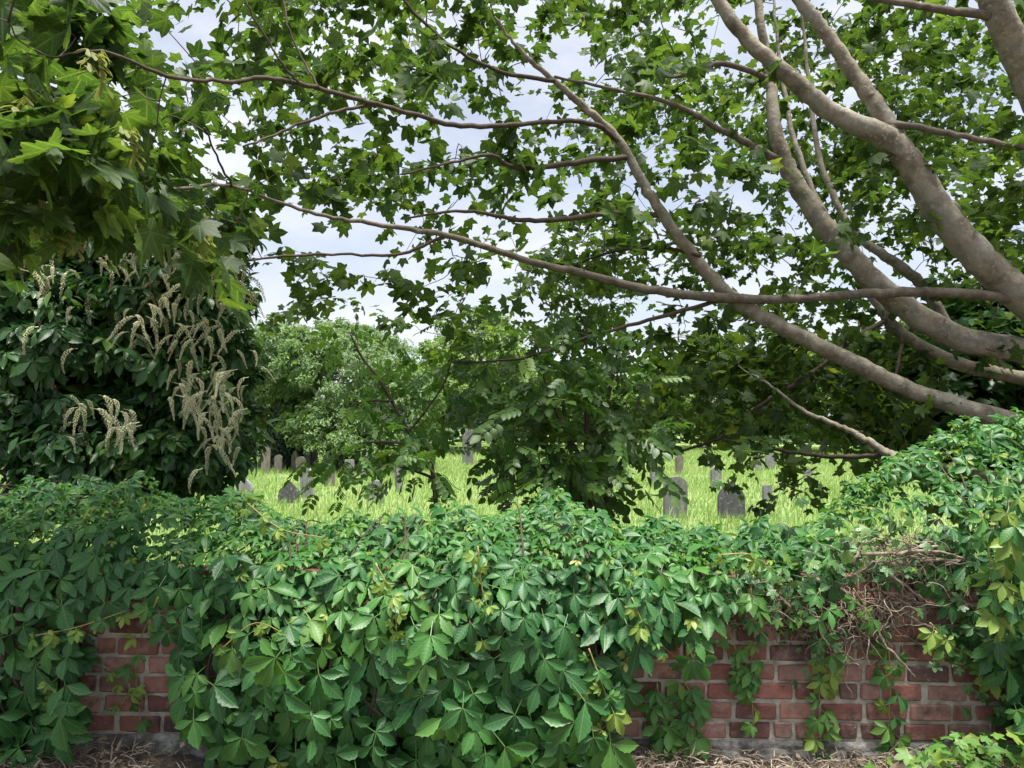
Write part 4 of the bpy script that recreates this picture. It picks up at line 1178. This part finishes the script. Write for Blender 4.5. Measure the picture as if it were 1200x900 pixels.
for path, ls, cnt, yg in STRANDS:
    pts3 = []
    for x, y in path:
        bu = np.interp(x, PXS, BULGE)
        dep = 3.40 if y > 730 and (x > 760 or 90 < x < 190) else WY - bu - .06
        pts3.append(P(x, y, dep))
    q = catmull(np.array(pts3), 8)
    sT, sD, sN, sS, sR = [], [], [], [], []
    shoot = obj('shoot', tubes_mesh('shoot', [tube(q, np.linspace(.0036, .0016, len(q)), 5)], M_SHOOT), creeper)
    for i in range(cnt):
        k = int((i + .5) / cnt * (len(q) - 1)); tn = nrm(q[min(k + 1, len(q) - 1)] - q[max(k - 1, 0)])
        sd = np.array([1.0, 0, 0]) * (1 if i % 2 else -1)
        dv = nrm(sd * random.uniform(.3, 1) + np.array([0, -.35, -.75]) + RNG.normal(0, .2, 3))
        sT.append(q[k] + dv * ls * .45 + np.array([0, -.01, 0])); sD.append(dv); sN.append(nrm(np.array([0, -1.0, .55]) + RNG.normal(0, .3, 3)))
        sS.append(ls * random.uniform(.7, 1.25)); sR.append(random.uniform(.8, 1) if random.random() < yg else random.uniform(.3, .7))
    leaf_parts('leaf', TCH, M_CREEPER, RNG.integers(0, 14, len(sT)), frames(sD, sN, sS), np.array(sT), np.array(sR), shoot)
split_leaves('leaf', TC, M_CREEPER, RNG.integers(0, 14, len(T)), frames(dr, nm, sz), T, rn, creeper, 250, 'foliage', sz * isout, TCH)
# woody stems inside the mass
tw = []
for i in range(90):
    x0 = RNG.uniform(-3, 2.9); xs_ = x0 + np.cumsum(RNG.normal(0, .08, 7)); ss = np.linspace(RNG.uniform(.15, .4), RNG.uniform(.75, .98), 7)
    q = creeper_surface(xs_, ss); q[:, 1] += .10
    px, py, d = project(q)
    if np.any(py > np.interp(px, LOWX, LOWY)): continue
    q = catmull(q, 4); tw.append(tube(q, np.linspace(.008, .003, len(q)), 5))
obj('inner_stems', tubes_mesh('inner_stems', tw, M_TWIG), creeper, 'stuff')

# ------------------------------------------------------------------ ivy: dead stems and a few live leaves on the right
ivy = thing('ivy_tangle', tuple(P(1000, 700, 3.46)), 'bare tangle of pale dead ivy stems on top of the brick wall', 'ivy')
def wander(p0, dirv, length, steps=9, curl=.5, pull=(0, 0, 0)):
    p, d_ = np.array(p0, float), nrm(dirv); out = [p.copy()]
    for _ in range(steps):
        d_ = nrm(d_ + RNG.normal(0, curl, 3) * [1, .5, 1] + np.array(pull)); p = p + d_ * length / steps
        p[1] = min(p[1], WY - .015); out.append(p.copy())
    return catmull(np.array(out), 3)
MAIN = [
    [(1128, 657), (1090, 657), (1060, 660), (1030, 658), (1010, 668), (985, 680)],
    [(958, 677), (975, 692), (992, 705), (997, 725), (985, 745)],
    [(985, 690), (1010, 705), (1030, 722), (1028, 740)],
    [(1100, 640), (1075, 640), (1050, 633), (1030, 640)],
    [(1000, 660), (1010, 640), (1030, 632), (1042, 640)],
    [(1035, 670), (1060, 685), (1080, 700), (1092, 707)],
    [(1055, 712), (1075, 728), (1100, 740), (1110, 758)],
    [(915, 700), (925, 712), (918, 725), (940, 742), (952, 748)],
    [(1030, 742), (1040, 758), (1062, 780), (1072, 795)],
    [(860, 700), (872, 708), (878, 722)], [(870, 700), (890, 708), (905, 714)],
    [(1116, 690), (1108, 705), (1116, 718), (1110, 726)],
    [(1050, 650), (1085, 645), (1115, 650), (1130, 655)],
    [(1010, 650), (1060, 648), (1100, 655)],
    [(1000, 700), (1025, 690), (1050, 700), (1075, 715)],
]
for m_ in MAIN:
    q = catmull(np.array([P(x, y, 3.36 + random.uniform(-.03, .04)) for x, y in m_]), 6)
    q += RNG.normal(0, .003, q.shape)
    obj('stem', tubes_mesh('stem', [tube(q, np.linspace(random.uniform(.007, .011), .003, len(q)), 7, .15)], M_DEADSTEM), ivy)
tw = []
for i in range(640):
    if i < 300: x, y = random.gauss(1005, 28), random.gauss(718, 22)
    elif i < 480: x, y = random.gauss(1065, 34), random.gauss(655, 13)
    elif i < 570: x, y = random.gauss(930, 30), random.gauss(712, 15)
    else: x, y = random.gauss(865, 14), random.gauss(708, 12)
    pull = (0, 0, -.10) if i < 300 else (0, 0, 0)
    dv = (random.gauss(0, 1), random.gauss(-.1, .2), random.gauss(0, .6)) if i >= 300 else (random.gauss(.1, .7), random.gauss(-.1, .25), random.gauss(-.5, .7))
    q = wander(P(x, y, 3.40 + random.uniform(-.06, .06)), dv, random.uniform(.06, .21), 6, .5, pull)
    tw.append(tube(q, np.linspace(random.uniform(.0018, .0042), .0009, len(q)), 4))
obj('fine_stems', tubes_mesh('fine_stems', tw, M_DEADSTEM), ivy, 'stuff')
dl = np.array([P(random.gauss(1010, 45) if i % 3 else random.gauss(920, 40), random.gauss(712, 24), random.uniform(3.40, 3.47)) for i in range(420)]); M_ = len(dl)
V_, F_, L_ = scatter([leaflet(.5, 0, .3, .4), leaflet(.35, 0, .4, .2)], RNG.integers(0, 2, M_), frames(nrm(RNG.normal(0, 1, (M_, 3))), nrm(RNG.normal(0, .6, (M_, 3)) + [0, -1, .3]), .032 * RNG.uniform(.5, 1.4, M_)), dl, RNG.random(M_) * .6)
obj('dead_leaves', mesh_np('dead_leaves', V_, F_, M_DRY, L_), ivy, 'stuff')
TI = [maple_leaf(False, 1.12, .1, .4), maple_leaf(False, 1.2, .2, .4)]
li = []
for cx, cy, n_, sx, sy in [(900, 690, 60, 30, 40), (960, 700, 26, 16, 40), (955, 770, 16, 8, 30), (1130, 720, 46, 26, 30), (1080, 665, 22, 30, 12), (1000, 640, 40, 40, 18), (1160, 790, 30, 22, 30), (1100, 760, 8, 12, 8), (930, 740, 10, 8, 20)]:
    for _ in range(n_): li.append(P(random.gauss(cx, sx), random.gauss(cy, sy), random.uniform(3.30, 3.42)))
li = np.array(li); M_ = len(li)
leaf_parts('ivy_leaf', TI, M_IVY, RNG.integers(0, 2, M_), frames(nrm(np.array([0, -.3, -1.0]) + RNG.normal(0, .5, (M_, 3))), nrm(np.array([0, -1.0, .5]) + RNG.normal(0, .4, (M_, 3))), .038 * RNG.uniform(.6, 1.35, M_)), li, np.clip(RNG.normal(.45, .3, M_), 0, 1), ivy)

# ------------------------------------------------------------------ foot of the wall: weeds and dry litter
weeds = thing('wall_foot_weeds', tuple(P(1150, 900, 3.3)), 'low bright green weeds at the foot of the wall in the right corner', 'weeds')
wp = []
for _ in range(190):
    x = random.gauss(1130, 60); y = random.uniform(858, 930) + max(0, 1120 - x) * .35
    wp.append(P(x, y, random.uniform(3.05, 3.36)))
wp = np.array(wp); M_ = len(wp)
leaf_parts('leaf', TI, M_CREEPER, RNG.integers(0, 2, M_), frames(nrm(np.array([0, -.6, -.2]) + RNG.normal(0, .6, (M_, 3))), nrm(np.array([0, -.6, 1.0]) + RNG.normal(0, .35, (M_, 3))), .045 * RNG.uniform(.6, 1.35, M_)), wp, np.clip(RNG.normal(.75, .15, M_), 0, 1), weeds)
tw = []
for i in range(26):
    q = wander(P(random.gauss(1130, 50), random.uniform(890, 925), random.uniform(3.1, 3.36)), (random.gauss(0, .5), -.2, 1), random.uniform(.05, .16), 5, .25)
    tw.append(tube(q, np.linspace(.002, .001, len(q)), 4))
obj('stems', tubes_mesh('stems', tw, M_SHOOT), weeds, 'stuff')

n = 8200
xx = np.concatenate([RNG.uniform(.35, 2.2, int(n * .78)), RNG.normal(-1.9, .22, n - int(n * .78))])
yy = RNG.uniform(2.75, 3.47, n)
zz = .03 + .02 * np.sin(xx * 3.1 + yy * 2) + .035 * np.clip((yy - 2.6) / .8, 0, 1) + RNG.random(n) ** 1.5 * .075 * np.clip((yy - 2.9) / .4, .2, 1) + .004
dv = nrm(np.column_stack([RNG.normal(0, 1, n), RNG.normal(0, .7, n), RNG.normal(0, .22, n)]))
straw = dict(V=np.array([[-.5, 0, 0], [.5, 0, 0], [.4, .5, .12], [-.4, .5, .12], [0, 1, 0]], float), F=np.array([[0, 1, 2], [0, 2, 3], [3, 2, 4]]), UV=np.full((5, 2), .5))
ln = RNG.uniform(.03, .10, n)
R = frames(dv, nrm(np.array([0, 0, 1.0]) + RNG.normal(0, .4, (n, 3))), ln)
wd = np.where(RNG.random(n) < .05, RNG.uniform(.012, .025, n), RNG.uniform(.003, .007, n)); R[:, :, 0] *= (wd / ln)[:, None]
V_, F_, L_ = scatter([straw], np.zeros(n, int), R, np.column_stack([xx, yy, zz]), RNG.random(n))
tag(obj('dry_litter', mesh_np('dry_litter', V_, F_, M_DRY, L_), kind='stuff'), 'dry straw and dead leaves along the foot of the wall', 'litter')
print('objects', len(bpy.data.objects), 'tris', sum(len(o.data.polygons) for o in bpy.data.objects if o.type == 'MESH'))
